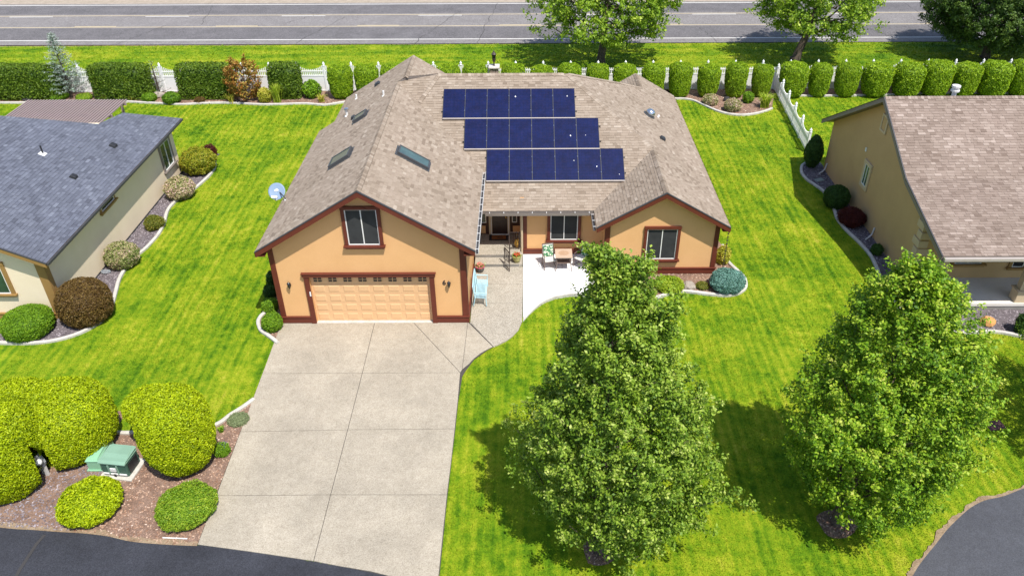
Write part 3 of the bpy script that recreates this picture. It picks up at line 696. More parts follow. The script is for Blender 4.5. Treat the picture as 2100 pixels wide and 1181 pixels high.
# grass blades over the lawns
def blades():
    ex = [bed_front, bed_left, bed_backl, bed_backr, bed_right, bed_rh, bed_east, bed_gar,
          [(-9.95,25.6),(-2.2,25.6),(-2.2,29),(3.4,29.5),(8.4,29.5),(8.4,45),(-9.9,45)], [(-40,25.1),(-18.9,25.1),(-18.9,41),(-40,41)], [(16.5,26.3),(40,26.3),(40,41),(16.5,41)],
          [tuple(p) for p in pcurve]+[(3.4,31),(-2.4,31),(-2.4,24.5)], ((-10.034, 25.885), (-2.339, 25.836), (-0.115, 25.955), (-0.293, 25.362), (-0.756, 24.663), (-1.512, 24.111), (-2.0, 23.544), (-2.282, 22.908), (-2.407, 22.541), (-2.461, 21.197), (-2.466, 19.783), (-2.502, 16.855), (-2.516, 13.736), (-3.734, 13.836), (-6.211, 14.416), (-7.192, 14.587), (-9.826, 15.009))]
    ex.append([(x,y) for x, y in ej]+[(40, 9), (40, -40), (-45, -40)])
    tot = []
    for (y0, y1, xl, xr, d, s) in ((11.5,18,-16,17,620,1.0),(18,25,-20,20,430,1.1),(25,33,-24,24,260,1.35),(33,44,-32,26,150,1.7),(44,52.3,-36,36,90,2.2),(52.6,63.2,-42,42,70,2.4)):
        n = int((y1-y0)*(xr-xl)*d); q = np.stack([rng.uniform(xl,xr,n), rng.uniform(y0,y1,n)],1)
        for e in ex: q = q[~inside(q, e)]
        tot.append(np.concatenate([q, np.full((len(q),1), s)],1))
    q = np.concatenate(tot); n = len(q); a = rng.uniform(0,6.28,n); h = rng.uniform(.018,.045,n)*q[:,2]; w_ = .011*q[:,2]
    dx, dy = np.cos(a)*w_, np.sin(a)*w_; lx, ly = rng.normal(0,.022,n)*q[:,2], rng.normal(0,.022,n)*q[:,2]
    V = np.stack([np.stack([q[:,0]-dx, q[:,1]-dy, np.full(n,-.012)],1), np.stack([q[:,0]+dx, q[:,1]+dy, np.full(n,-.012)],1), np.stack([q[:,0]+lx, q[:,1]+ly, h],1)],1).reshape(-1,3)
    tag(fast_mesh('grass', V, np.arange(3*n).reshape(-1,3), 'blades'), 'short mown bright green grass on all the lawns', 'grass', kind='stuff'); print('blades', n)
blades()

# ================================================================== HOUSES
def window(parent, o, rz, w_, h, trim='trim_red', tw=.13, sill=True, glass='screen_mesh', mull='v', frame='vinyl_frame', fw_=.032, proud=.05, name='window', head=True, td=None):
    """o: wall point at the centre of the glass bottom; rz: 0 faces -y, 90 faces +x, -90 faces -x"""
    wn = MB().box(-w_/2, w_/2, -.018, .0, 0, h).build(name, glass, parent); wn.location = o; wn.rotation_euler.z = R(rz)
    m = MB(); f = fw_
    for a in ((-w_/2-.004,-w_/2+f,0,h),(w_/2-f,w_/2+.004,0,h)): m.box(a[0],a[1],-.05,-.004,a[2],a[3])
    m.box(-w_/2+f,w_/2-f,-.05,-.004,0,f); m.box(-w_/2+f,w_/2-f,-.05,-.004,h-f,h)
    if mull == 'v': m.box(-f*.6,f*.6,-.047,-.006,f,h-f)
    m.build('frame', frame, wn)
    if trim:
        m = MB(); t = tw; d = td or proud+.04
        m.box(-w_/2-t,-w_/2-.005,-d,-.002,-.0,h+.005); m.box(w_/2+.005,w_/2+t,-d,-.002,-.0,h+.005)
        if head: m.box(-w_/2-t-.01,w_/2+t+.01,-d-.012,-.002,h+.006,h+t)
        m.build('trim', trim, wn)
        if sill:
            m = MB(); m.box(-w_/2-t-.06,w_/2+t+.06,-d-.09,-.002,-.07,-.003); m.box(-w_/2-t,w_/2+t,-d-.02,-.002,-.15,-.071); m.build('sill', trim, wn)
        else: MB().box(-w_/2-t,w_/2+t,-d,-.002,-t,-.002).build('sill', trim, wn)
    return wn
def wallpoly(name, pts, y, m, parent, t=.18):        # polygon (x,z) in a plane of constant y, thickness to +y
    mb = MB(); mb.prism([(x, y, z) for x, z in pts], (0,t,0)); return mb.build(name, m, parent)
def wallx(name, pts, x, m, parent, t=-.18):          # polygon (y,z) in a plane of constant x
    mb = MB(); mb.prism([(x, y, z) for y, z in pts], (t,0,0)); return mb.build(name, m, parent)

# ------------------------------------------------------------------ the peach house
H = empty('house', 'peach stucco house with dark red trim, brown shingle roof and garage, middle of the picture', 'house', (-1, 32, 0))
H.location = (0,0,0)
GY_ = 25.95
dl, dr = -8.604, -3.82; dh = 2.311
gx0, gx1 = -9.98, -2.38
zr = lambda x: 6.29-.61*abs(x+6.12)-.17
wallpoly('garage_wall', [(gx0,0),(dl,0),(dl,dh),(gx0,dh)], GY_, 'stucco', H)
wallpoly('garage_wall', [(dr,0),(gx1,0),(gx1,dh),(dr,dh)], GY_, 'stucco', H)
wallpoly('garage_wall', [(gx0,dh),(gx1,dh),(gx1,zr(gx1)),(-6.12,zr(-6.12)),(gx0,zr(gx0))], GY_, 'stucco', H)
wallx('side_wall', [(26.14,0),(32.6,0),(32.6,3.6),(26.14,3.6)], gx1, 'stucco_side', H)
wallx('side_wall', [(26.14,0),(36.9,0),(36.9,3.6),(26.14,3.6)], gx0+.18, 'stucco_side', H)
wallx('side_wall', [(36.9,0),(39.9,0),(39.9,4.0),(36.9,4.0)], -9.02, 'stucco_side', H)
wallpoly('rear_wall', [(-9.0,0),(-2.5,0),(-2.5,4.3),(-5.75,6.15),(-9.0,4.2)], 39.9, 'stucco_side', H)
wallpoly('rear_wall', [(-2.5,0),(4.6,0),(4.6,2.9),(-2.5,2.9)], 42.6, 'stucco_side', H)
wallpoly('rear_wall', [(4.6,0),(8.35,0),(8.35,2.55),(6.4,3.7),(4.6,2.65)], 44.1, 'stucco_side', H)
# garage trims
def trimbox(name, *a, m='trim_red', bevel=.006): return box(name, m, *a, parent=H, bevel=bevel)
trimbox('base_band', gx0-.06, dl-.17, GY_-.07, GY_-.003, .05, .32); trimbox('base_band', dr+.17, gx1+.06, GY_-.07, GY_-.003, .05, .32)
trimbox('base_band', gx0-.09, dl-.16, GY_-.10, GY_-.003, .322, .37); trimbox('base_band', dr+.16, gx1+.09, GY_-.10, GY_-.003, .322, .37)
trimbox('base_band', gx1+.002, gx1+.065, GY_-.0, 29.9, .05, .34); trimbox('base_band', gx0-.065, gx0-.002, GY_, 36.9, .0, .34)
trimbox('corner_trim', gx0-.04, gx0+.17, GY_-.045, GY_-.002, .371, zr(gx0)); trimbox('corner_trim', gx1-.20, gx1+.03, GY_-.045, GY_-.002, .371, zr(gx1))
trimbox('corner_trim', gx1+.002, gx1+.045, GY_+.10, GY_+.26, .341, 3.4); trimbox('corner_trim', gx0-.045, gx0-.002, GY_+.0, GY_+.2, .341, 3.4)
# garage door surround, jambs
trimbox('door_trim', dl-.19, dl-.0, GY_-.09, GY_-.002, 0.0, dh+.001); trimbox('door_trim', dr, dr+.19, GY_-.09, GY_-.002, .0, dh+.001)
trimbox('door_trim', dl-.24, dr+.24, GY_-.12, GY_-.002, dh+.002, dh+.14); trimbox('door_trim', dl-.27, dr+.27, GY_-.15, GY_-.002, dh+.142, dh+.18)
trimbox('door_sill', dl, dr, GY_-.05, GY_+.14, .0, .045, m='kerb')
gd = MB().box(dl+.002, dr-.002, GY_+.13, GY_+.17, .046, dh).build('garage_door', 'door_peach', H)
W_ = dr-dl; cw = W_/8; rows = 5; rh = (dh-.046)/5.0
for r_ in range(5):
    z0 = .046+r_*rh
    MB().box(dl+.004, dr-.004, GY_+.112, GY_+.1298, z0+.005, z0+rh-.005).build('door_section', 'door_peach', gd, bevel=.004)
pan = MB(); a, b = cw/2-.075, rh/2-.075
pan.solid([(-a,0,-b),(a,0,-b),(a,0,b),(-a,0,b),(-a+.035,-.015,-b+.035),(a-.035,-.015,-b+.035),(a-.035,-.015,b-.035),(-a+.035,-.015,b-.035)],
          [(4,5,6,7),(0,1,5,4),(1,2,6,5),(2,3,7,6),(3,0,4,7)])
pme = pan.mesh('door_panel', 'door_peach')
rimm = MB()
for x0,x1,z0,z1 in ((-a-.02,a+.02,b+.002,b+.018),(-a-.02,a+.02,-b-.018,-b-.002),(-a-.02,-a-.002,-b,b),(a+.002,a+.02,-b,b)): rimm.box(x0,x1,-.008,0,z0,z1)
for c_ in range(8):
    for r_ in range(4):
        o = link('door_panel', pme, None, gd); o.location = (dl+(c_+.5)*cw, GY_+.111, .046+(r_+.5)*rh)
    x = dl+(c_+.5)*cw; z = .046+4.5*rh
    MB().box(x-.165, x+.165, GY_+.100, GY_+.1115, z-.105, z+.105).build('door_window', 'glass_dark', gd)
    m = MB(); m.box(x-.012,x+.012,GY_+.092,GY_+.0995,z-.105,z+.105); m.box(x-.165,x-.012,GY_+.092,GY_+.0995,z-.01,z+.01); m.box(x+.012,x+.165,GY_+.092,GY_+.0995,z-.01,z+.01)
    m.box(x-.2,x+.2,GY_+.09,GY_+.111,z+.106,z+.14); m.box(x-.2,x+.2,GY_+.09,GY_+.111,z-.14,z-.106); m.box(x-.2,x-.166,GY_+.09,GY_+.111,z-.105,z+.105); m.box(x+.166,x+.2,GY_+.09,GY_+.111,z-.105,z+.105)
    m.build('door_window_frame', 'door_peach', gd)
box('keypad', 'label_white', dl-.05, dl-.0, GY_-.115, GY_-.09, 1.42, 1.62, H)
# wall lanterns and the number 6
def lantern(x, z, y):
    b = MB().lathe([(.0,0),(.055,.01),(.06,.05),(.03,.07)], n=10).build('lantern', 'iron', H, smooth=True)
    b.location = (x, y, z); b.rotation_euler.x = R(90)
    m = MB(); m.tube([(0,0,.07),(0,.10,.10),(0,.12,.14)], .013, 6); m.build('lantern_arm', 'iron', b)
    l = MB(); l.lathe([(.025,.0),(.055,.03),(.07,.16),(.075,.17)], n=8); l.lathe([(.085,.175),(.05,.22),(.012,.25),(.01,.28)], n=8); l.lathe([(.02,-.06),(.03,-.03),(.025,0)], n=8)
    o = l.build('lantern_glass', 'glass_dark', b); o.rotation_euler.x = R(-90); o.location = (0, -.06, .13)
lx, lz = (-9.407, 1.918); lantern(lx, lz, GY_-.002); rx_, rz_ = (-3.054, 1.934); lantern(rx_, rz_, GY_-.002)
def text(body, size, m, parent, loc, rot=(90,0,0), ext=.006, name='number', bold=0, align='CENTER'):
    c = bpy.data.curves.new(name, 'FONT'); c.body = body; c.size = size; c.extrude = ext; c.align_x = align; c.offset = bold
    c.materials.append(MATS[m]); o = bpy.data.objects.new(name, c)
    COL.objects.link(o); dg = bpy.context.evaluated_depsgraph_get(); dg.update()
    me = bpy.data.meshes.new_from_object(o.evaluated_get(dg)); me.name = name; bpy.data.objects.remove(o); bpy.data.curves.remove(c)
    q = bpy.data.objects.new(name, me); COL.objects.link(q); q.parent = parent; q.location = loc; q.rotation_euler = tuple(R(v) for v in rot); return q
nx_, nz_ = (-3.254, 1.885); text('6', .30, 'iron', H, (nx_, GY_-.012, nz_), bold=.006)
# garage gable window
wl = -6.199, 3.769; ww_ = 1.202; wh_ = 1.541
window(H, (wl[0], GY_-.001, wl[1]), 0, ww_, wh_, tw=.14)
# arched keystone over the window head
k_ = MB(); k_.prism([(wl[0]-.26, GY_-.13, wl[1]+wh_+.05),(wl[0]+.26, GY_-.13, wl[1]+wh_+.05),(wl[0]+.12, GY_-.13, wl[1]+wh_+.13),(wl[0], GY_-.13, wl[1]+wh_+.15),(wl[0]-.12, GY_-.13, wl[1]+wh_+.13)], (0,.02,0)); k_.build('window_crest', 'trim_red', H)

# east wing
EY = 29.55; ex0, ex1 = 3.50, 8.40; ze = lambda x: 4.29-.58*abs(x-5.87)-.17
wallpoly('wing_wall', [(ex0,0),(ex1,0),(ex1,ze(ex1)),(5.87,ze(5.87)),(ex0,ze(ex0))], EY, 'stucco', H)
wallx('side_wall', [(29.73,0),(31.0,0),(31.0,2.6),(29.73,2.6)], ex0+.18, 'stucco_side', H)
wallx('side_wall', [(29.73,0),(44.1,0),(44.1,2.6),(29.73,2.6)], ex1, 'stucco_side', H)
trimbox('base_band', ex0-.05, ex1+.06, EY-.07, EY-.003, .05, .30); trimbox('base_band', ex0-.05, ex1+.09, EY-.10, EY-.003, .302, .35)
trimbox('corner_trim', ex0-.03, ex0+.17, EY-.045, EY-.002, .351, ze(ex0)); trimbox('corner_trim', ex1-.17, ex1+.03, EY-.045, EY-.002, .351, ze(ex1))
trimbox('corner_trim', ex1+.002, ex1+.045, EY+.0, EY+.16, .351, 2.55); trimbox('corner_trim', ex0-.045, ex0-.002, EY+.02, EY+.18, .351, 2.5)
e0, e1 = (5.287, 0.799), (6.596, 0.793); eh = 1.531
window(H, ((e0[0]+e1[0])/2, EY-.001, e0[1]), 0, e1[0]-e0[0], eh, tw=.13)
for p_ in ((7.682, -0.206), (4.872, -0.218)): box('foundation_vent', 'pvc', p_[0]-.2, p_[0]+.2, EY-.03, EY-.002, .0, .05, H)
# middle wall behind the patio
MY = 31.0
wallpoly('front_wall', [(-.12,.1),(3.5,.1),(3.5,2.75),(-.12,2.75)], MY, 'stucco', H)
trimbox('base_band', -.12, 3.49, MY-.07, MY-.003, .2, .42); trimbox('base_band', -.16, 3.49, MY-.10, MY-.003, .422, .47)
trimbox('corner_trim', -.11, .06, MY-.04, MY-.002, .471, 2.6)
trimbox('entry_post', -.25, -.123, MY-.05, MY+.12, .2, 2.6, m='trim_sand')
m0, m1 = (1.129, 0.946), (2.358, 0.94)
window(H, ((m0[0]+m1[0])/2, MY-.001, m0[1]), 0, m1[0]-m0[0], 1.45, tw=.15, head=False)
# entry recess
DY = 32.271
wallx('side_wall', [(MY+.18,.2),(DY,.2),(DY,3.0),(MY+.18,3.0)], -.07, 'stucco_side', H)
wallpoly('entry_wall', [(-2.38,.4),(-.25,.4),(-.25,3.2),(-2.38,3.2)], DY, 'entry_brown', H)
fl = box('entry_floor', 'aggregate_walk', -2.36, -.26, 30.6, DY, .2, .5, H)
d0, d1 = -1.57, -0.855
dr_ = MB().box(d0, d1, DY-.05, DY-.003, .52, 2.62).build('front_door', 'door_dark', H)
for z0, z1 in ((.7,1.2),(1.3,1.9),(2.0,2.5)):
    for s_ in (0, 1): MB().box(d0+.08+s_*(d1-d0)/2, d0-.08+(s_+1)*(d1-d0)/2, DY-.062, DY-.0505, z0, z1).build('door_panel', 'door_dark', dr_, bevel=.01)
MB().lathe([(.01,0),(.03,.02),(.03,.05)], d1-.07, 0, 8).build('handle', 'brass', dr_).matrix_world = Matrix.Translation((0, DY-.05, 1.45)) @ Matrix.Rotation(R(90), 4, 'X')
for x0, x1 in ((d0-.16, d0-.002), (d1+.002, d1+.12)): box('door_frame', 'trim_sand', x0, x1, DY-.06, DY-.003, .5, 2.66, H)
for x0, x1 in ((d0-.06, d0-.03), (d1+.03, d1+.06)): box('door_frame', 'vinyl_frame', x0, x1, DY-.08, DY-.061, .5, 2.64, H)
box('door_threshold', 'vinyl_frame', d0-.02, d1+.02, DY-.12, DY-.003, .501, .545, H)
for (a0, b0, a1, b1) in ((987,457,997,452),(1050,457,1060,452)):
    pass
sl0, sl1 = (-2.094, 1.129), (-1.854, 1.128); sr0, sr1 = (-0.639, 1.148), (-0.41, 1.147)
window(H, ((sl0[0]+sl1[0])/2, DY-.002, sl0[1]), 0, sl1[0]-sl0[0], 1.0, trim=None, glass='glass_green', mull=None, name='sidelight')
window(H, ((sr0[0]+sr1[0])/2, DY-.002, sr0[1]), 0, sr1[0]-sr0[0], 1.0, trim=None, glass='glass_dark', mull=None, name='sidelight')
q0, q1 = (-2.288, 0.547), (-1.894, 0.957); box('entry_panel', 'stucco', q0[0], q1[0], DY-.02, DY-.002, q0[1], q1[1], H)
q0, q1 = (-0.6, 0.619), (-0.228, 0.948); box('entry_panel', 'stucco', q0[0], q1[0], DY-.02, DY-.002, q0[1], q1[1], H)
# steps
s1 = 29.855; s2 = 30.419
st = empty('front_steps', 'two speckled concrete steps up to the front door', 'steps', (0,0,0))
MB().prism([(-2.3, s1, .35),(-.30, s1, .35),(-.15, s1+.08, .35),(-.14, 30.93, .35),(-2.3, 30.93, .35)], (0,0,-.18)).build('step', 'aggregate_walk', st, bevel=.01)
MB().prism([(-2.31, s2, .502),(-.55, s2, .502),(-.28, s2+.28, .502),(-.28, s2+.6, .502),(-2.31, s2+.6, .502)], (0,0,-.15)).build('step', 'aggregate_walk', st, bevel=.01)
for n_, yy, zz in ((0, s1, .35), (1, s2, .5)): box('riser', 'stem_wall', -2.3, -.56 if n_ else -.31, yy-.006, yy-.001, zz-.15, zz-.02, st)
H['built'] = 1; del H['built']

# ---- roofs of the peach house
wz_ = lambda x: 6.29+.61*(x+6.12); wr_ = lambda x: 6.29-.61*(x+6.12); rr2 = lambda x: 6.515-.61*(x+5.75)
mz = lambda y: 2.64+.575*(y-30.6); ez = lambda x: 4.29-.58*(x-5.87); el = lambda x: 4.29+.58*(x-5.87)
def P3(pts, fz, ax): return [(x, y, fz(x if ax == 'x' else y)) for x, y in pts]
west = [P3([(-10.32,25.5),(-6.12,25.5),(-6.12,37.0),(-10.32,37.0)], wz_, 'x'), P3([(-9.5,37.0),(-6.12,37.0),(-6.12,40.2),(-9.5,40.2)], wz_, 'x'), P3([(-6.12,36.95),(-5.75,36.95),(-5.75,40.2),(-6.12,40.2)], wz_, 'x')]
wright = [P3([(-6.12,25.5),(-1.93,25.5),(-1.93,32.5),(-5.07,35.83),(-6.12,36.9)], wr_, 'x')]
mainp = [P3([(-2.35,30.6),(3.03,30.6),(5.87,33.47),(2.06,37.31),(-2.35,37.31)], mz, 'y'), P3([(-2.35,37.31),(-4.2,37.31),(-5.07,35.83),(-2.35,32.94)], mz, 'y')]
eleft = [P3([(3.03,29.1),(5.87,29.1),(5.87,33.5),(3.03,30.6)], el, 'x')]
eastp = [P3([(5.87,29.1),(8.73,29.1),(8.73,42.3),(6.4,42.3),(5.87,41.72)], ez, 'x'), P3([(6.4,42.3),(8.73,42.3),(8.73,44.6),(6.4,44.6)], ez, 'x'), P3([(5.87,33.5),(5.87,41.72),(5.09,40.86),(2.06,37.31)], ez, 'x')]
rearr = [P3([(-5.75,36.95),(-5.75,40.2),(-4.19,40.2)], rr2, 'x')]
eastback = [[(6.4,42.3,3.98),(6.4,44.6,3.98),(4.9,44.6,3.11),(4.9,41.2,3.11)]]
A_ = (-6.12,36.88,6.29); R0_ = (-5.75,36.95,6.515); Bp = (-4.19,40.15,5.56); B_ = (-4.2,37.31,6.5); C_ = (-5.07,35.83,5.65)
westhip = [[A_, Bp, B_]]; westhip0 = [[A_, R0_, Bp]]
westhip2 = [[A_, B_, C_]]
roof = slab_roof('roof', west+wright+mainp+eleft+eastp+rearr+eastback, 'trim_taupe', H)
fil = MB(); fil.prism([A_, Bp, B_], (0,0,-.1)); fil.prism([A_, R0_, Bp], (0,0,-.1)); fil.prism([A_, B_, C_], (0,0,-.1)); fil.prism([(2.06,37.31,6.5),(-4.2,37.31,6.5),(-4.2,43,3.2),(5.0,43,3.2),(5.09,40.86,4.7)], (0,0,-.1)); fil.prism([(-4.2,37.31,6.45),(-4.2,40.2,5.5),(-1.5,40.2,4.0),(-1.5,37.5,6.3)], (0,0,-.1))
fil.build('roof_rear', 'trim_taupe', H)
for i, pp in enumerate((west, wright, mainp, eleft, eastp, rearr, eastback, westhip, westhip2, westhip0)): shingle_plane('peach', pp, seed=20+i)
finish_shingles('peach', roof, 'shingle_taupe')
cs = math.cos(math.atan(.61)); sn = math.sin(math.atan(.61)); cE = math.cos(math.atan(.58)); sE_ = math.sin(math.atan(.58))
caps = lambda p, q, a, b: ridge_caps(p, q, a, b, 'shingle_taupe', roof)
caps((-6.12,25.5,6.29), (-6.12,36.8,6.29), (-cs,0,-sn), (cs,0,-sn)); caps((-5.75,36.9,6.515), (-5.75,40.2,6.515), (-cs,0,-sn), (cs,0,-sn))
caps((5.87,29.1,4.29), (5.87,33.4,4.29), (-cE,0,-sE_), (cE,0,-sE_)); caps((6.4,42.3,3.98), (6.4,44.6,3.98), (-cE,0,-sE_), (cE,0,-sE_))
caps((-4.2,37.31,6.5), (2.0,37.31,6.5), (0,-.867,-.498), (0,.867,-.498)); 
def hipn(v): v = Vector(v); v.normalize(); return v
caps((5.87,33.5,4.29), (2.06,37.31,6.5), hipn((-.8,-.35,-.22)), hipn((.42,.62,-.26))); caps(C_, B_, hipn((.9,-.5,-.25)), hipn((-.75,.45,-.1))); caps((6.4,42.25,3.98), (5.09,40.86,4.74), hipn((.8,-.3,-.45)), hipn((-.7,.5,-.4)))
caps((5.09,40.86,4.74), (2.06,37.31,6.5), hipn((.8,-.45,-.35)), hipn((-.6,.6,-.4)))
# rake boards, fascia
def rake(xa, xb, xc, fa, fb, y, m='trim_red', d=.24, t=.045, parent=None, name='rake_board'):
    for x0, x1, f in ((xa, xb, fa), (xb, xc, fb)):
        MB().prism([(x0,y,f(x0)-.012),(x1,y,f(x1)-.012),(x1,y,f(x1)-d),(x0,y,f(x0)-d)], (0,t,0)).build(name, m, parent or H)
rake(-10.32, -6.12, -1.93, wz_, wr_, 25.454); rake(3.03, 5.87, 8.73, el, ez, 29.054)
for fz, xs_, yy in ((None, (-10.32,-6.12,-1.93), 25.44),):
    mb = MB(); mb.prism([(-10.34,yy,wz_(-10.34)+.02),(-6.12,yy,6.315),(-6.12,yy,6.27),(-10.34,yy,wz_(-10.34)-.02)], (0,.07,0)); mb.prism([(-6.12,yy,6.315),(-1.91,yy,wr_(-1.91)+.02),(-1.91,yy,wr_(-1.91)-.02),(-6.12,yy,6.27)], (0,.07,0)); mb.build('drip_edge', 'gutter_inside', H)
mb = MB(); yy = 29.04; mb.prism([(3.01,yy,el(3.01)+.02),(5.87,yy,4.315),(5.87,yy,4.27),(3.01,yy,el(3.01)-.02)], (0,.07,0)); mb.prism([(5.87,yy,4.315),(8.75,yy,ez(8.75)+.02),(8.75,yy,ez(8.75)-.02),(5.87,yy,4.27)], (0,.07,0)); mb.build('drip_edge', 'gutter_inside', H)
box('fascia', 'trim_red', -10.36, -10.325, 25.5, 37.0, 3.5, 3.70, H); box('fascia', 'trim_red', 8.732, 8.765, 29.1, 44.6, 2.42, 2.62, H)
box('soffit', 'trim_red', -10.30, -9.99, 25.5, 25.94, 3.50, 3.56, H); box('soffit', 'trim_red', -2.37, -1.95, 25.5, 25.94, 3.50, 3.56, H)
box('soffit', 'trim_red', -10.30, -9.985, 25.945, 37.0, 3.50, 3.55, H); box('soffit', 'trim_red', -2.37, -1.95, 25.945, 32.3, 3.50, 3.55, H); box('soffit', 'trim_red', 8.42, 8.72, 29.1, 44.5, 2.42, 2.46, H)
# gutters with their hangers
def gutter(p0, p1, z, out, m='gutter_tan'):
    (x0,y0), (x1,y1) = p0, p1; mb = MB(); ox, oy = out
    def L_(d, za, zb, t): mb.prism([(x0+ox*d,y0+oy*d,z+za),(x1+ox*d,y1+oy*d,z+za),(x1+ox*d,y1+oy*d,z+zb),(x0+ox*d,y0+oy*d,z+zb)], (ox*t,oy*t,0))
    L_(.01, -.11, .0, .012); L_(.118, -.11, .01, .016)
    mb.prism([(x0+ox*.01,y0+oy*.01,z-.11),(x1+ox*.01,y1+oy*.01,z-.11),(x1+ox*.134,y1+oy*.134,z-.11),(x0+ox*.134,y0+oy*.134,z-.11)], (0,0,-.012))
    g_ = mb.build('gutter', m, H)
    mb = MB(); mb.prism([(x0+ox*.023,y0+oy*.023,z-.1),(x1+ox*.023,y1+oy*.023,z-.1),(x1+ox*.117,y1+oy*.117,z-.1),(x0+ox*.117,y0+oy*.117,z-.1)], (0,0,.01)); mb.build('gutter_bed', 'gutter_inside', g_)
    L = math.hypot(x1-x0, y1-y0); n = int(L/.62)
    for i in range(n+1):
        f = (i+.3)/(n+.6); cx, cy = x0+(x1-x0)*f, y0+(y1-y0)*f; s = .012
        if abs(oy) > .5: MB().box(cx-s, cx+s, min(cy+oy*.0,cy+oy*.12), max(cy+oy*.0,cy+oy*.12), z-.002, z+.01).build('hanger', 'vinyl_frame', g_)
        else: MB().box(min(cx,cx+ox*.12), max(cx,cx+ox*.12), cy-s, cy+s, z-.002, z+.01).build('hanger', 'vinyl_frame', g_)
    return g_
gutter((-1.93,25.5), (-1.93,32.4), 3.70, (1,0), 'gutter_white'); gutter((-1.78,30.58), (3.0,30.58), 2.60, (0,-1), 'trim_taupe'); gutter((3.01,29.12), (3.01,30.5), 2.60, (-1,0), 'trim_taupe')
# downspout by the entry and rain chain at the east corner
box('downspout', 'trim_sand', -.20, -.13, MY-.125, MY-.055, .22, 2.5, H)
ch = MB()
for i in range(13): ch.tube([(8.72+.03*math.cos(a), 29.22+.03*math.sin(a)*(i%2), 2.45-i*.17+.05*math.sin(a*1)) for a in [0,1.57,3.14,4.71,6.28]], .012, 4, False)
for i in range(13): ch.lathe([(.005,2.42-i*.17-.06),(.035,2.42-i*.17),(.03,2.42-i*.17+.01)], 8.72, 29.22, 6)
ch.build('rain_chain', 'iron', H)

# ---- skylights, vents, light tube
def frame_on(o, n, up_):
    n = Vector(n).normalized(); up_ = Vector(up_); v = (up_-n*up_.dot(n)).normalized(); u = v.cross(n)
    m = Matrix((u, v, n)).transposed().to_4x4(); m.translation = o; return m
def skylight(corners, n, glass='sky_glass'):
    c = sum((Vector(p) for p in corners), Vector())/4; mt = frame_on(c, n, (0,1,0))
    inv = mt.inverted(); q = [inv@Vector(p) for p in corners]; hx_ = sum(abs(p.x) for p in q)/4; hy = sum(abs(p.y) for p in q)/4
    m = MB(); t = .06
    m.box(-hx_,hx_,-hy,-hy+t,0,.15); m.box(-hx_,hx_,hy-t,hy,0,.15); m.box(-hx_,-hx_+t,-hy+t,hy-t,0,.15); m.box(hx_-t,hx_,-hy+t,hy-t,0,.15)
    m.box(-hx_-.08,hx_+.08,-hy-.08,hy+.08,0,.03)
    s = m.build('skylight', 'flashing', H, bevel=.006); s.matrix_world = mt
    MB().box(-hx_+t,hx_-t,-hy+t,hy-t,.05,.13).build('skylight_glass', glass, s)
nW = (-.61,0,1); nWR = (.61,0,1); nE = (.58,0,1)
skylight(((-8.354, 30.172, 4.927), (-7.443, 31.097, 5.483), (-7.129, 30.52, 5.675), (-8.012, 29.643, 5.136)), nW, 'glass_green')
skylight(((-8.097, 34.793, 5.084), (-7.496, 35.436, 5.45), (-7.253, 34.757, 5.599), (-7.845, 34.131, 5.237)), nW, 'glass_green')
skylight(((-5.316, 30.37, 5.799), (-4.102, 30.514, 5.059), (-4.051, 29.78, 5.028), (-5.266, 29.668, 5.769)), nWR)
def pipe(p, h, r, m, cap=None, name='vent_pipe', par=None):
    b = MB(); b.lathe([(r*2.2,0),(r*1.3,.04),(r,.06),(r,h)], p[0], p[1], 10); o = b.build(name, m, par or H, smooth=False); o.location.z = p[2]-.02
    if cap: MB().lathe([(r*1.2,h),(r*1.9,h+.02),(r*1.7,h+.1),(r*.6,h+.13)], p[0], p[1], 10).build('cap', cap, o)
    return o
pipe((-8.636, 38.735, 4.755), .24, .045, 'pvc'); pipe((-6.725, 36.022, 5.921), .26, .045, 'pvc'); pipe((-8.736, 36.602, 4.694), .3, .06, 'pvc', 'chrome')
def box_vent(p, n, w_=.32, par=None, m='dark_metal'):
    mt = frame_on(Vector(p), n, (0,1,0)); b = MB(); s = w_/2
    b.solid([(-s,-s,0),(s,-s,0),(s,s,0),(-s,s,0),(-s*.8,-s*.8,.12),(s*.8,-s*.8,.12),(s*.7,s*.7,.14),(-s*.7,s*.7,.14)], [(4,5,6,7),(0,1,5,4),(1,2,6,5),(2,3,7,6),(3,0,4,7)])
    o = b.build('roof_vent', m, par or H, bevel=.02); o.matrix_world = mt; return o
box_vent((-7.488, 38.847, 5.455), nW); box_vent((-8.137, 35.388, 5.059), nW, .25); box_vent((6.645, 35.565, 3.84), nE, .3)
mt = frame_on(Vector((6.331, 38.149, 4.023)), nE, (0,1,0))
lt = MB().lathe([(.34,0),(.33,.03),(.26,.04),(.25,.12)], n=20).build('light_tube', 'flashing', H); lt.matrix_world = mt
dm = MB().lathe([(.25,.10),(.255,.14),(.24,.22),(.18,.30),(.09,.345),(.01,.355)], n=20).build('dome', 'chrome', lt, smooth=True)
box_vent((6.882, 38.671, 3.703), nE, .12, m='pvc')

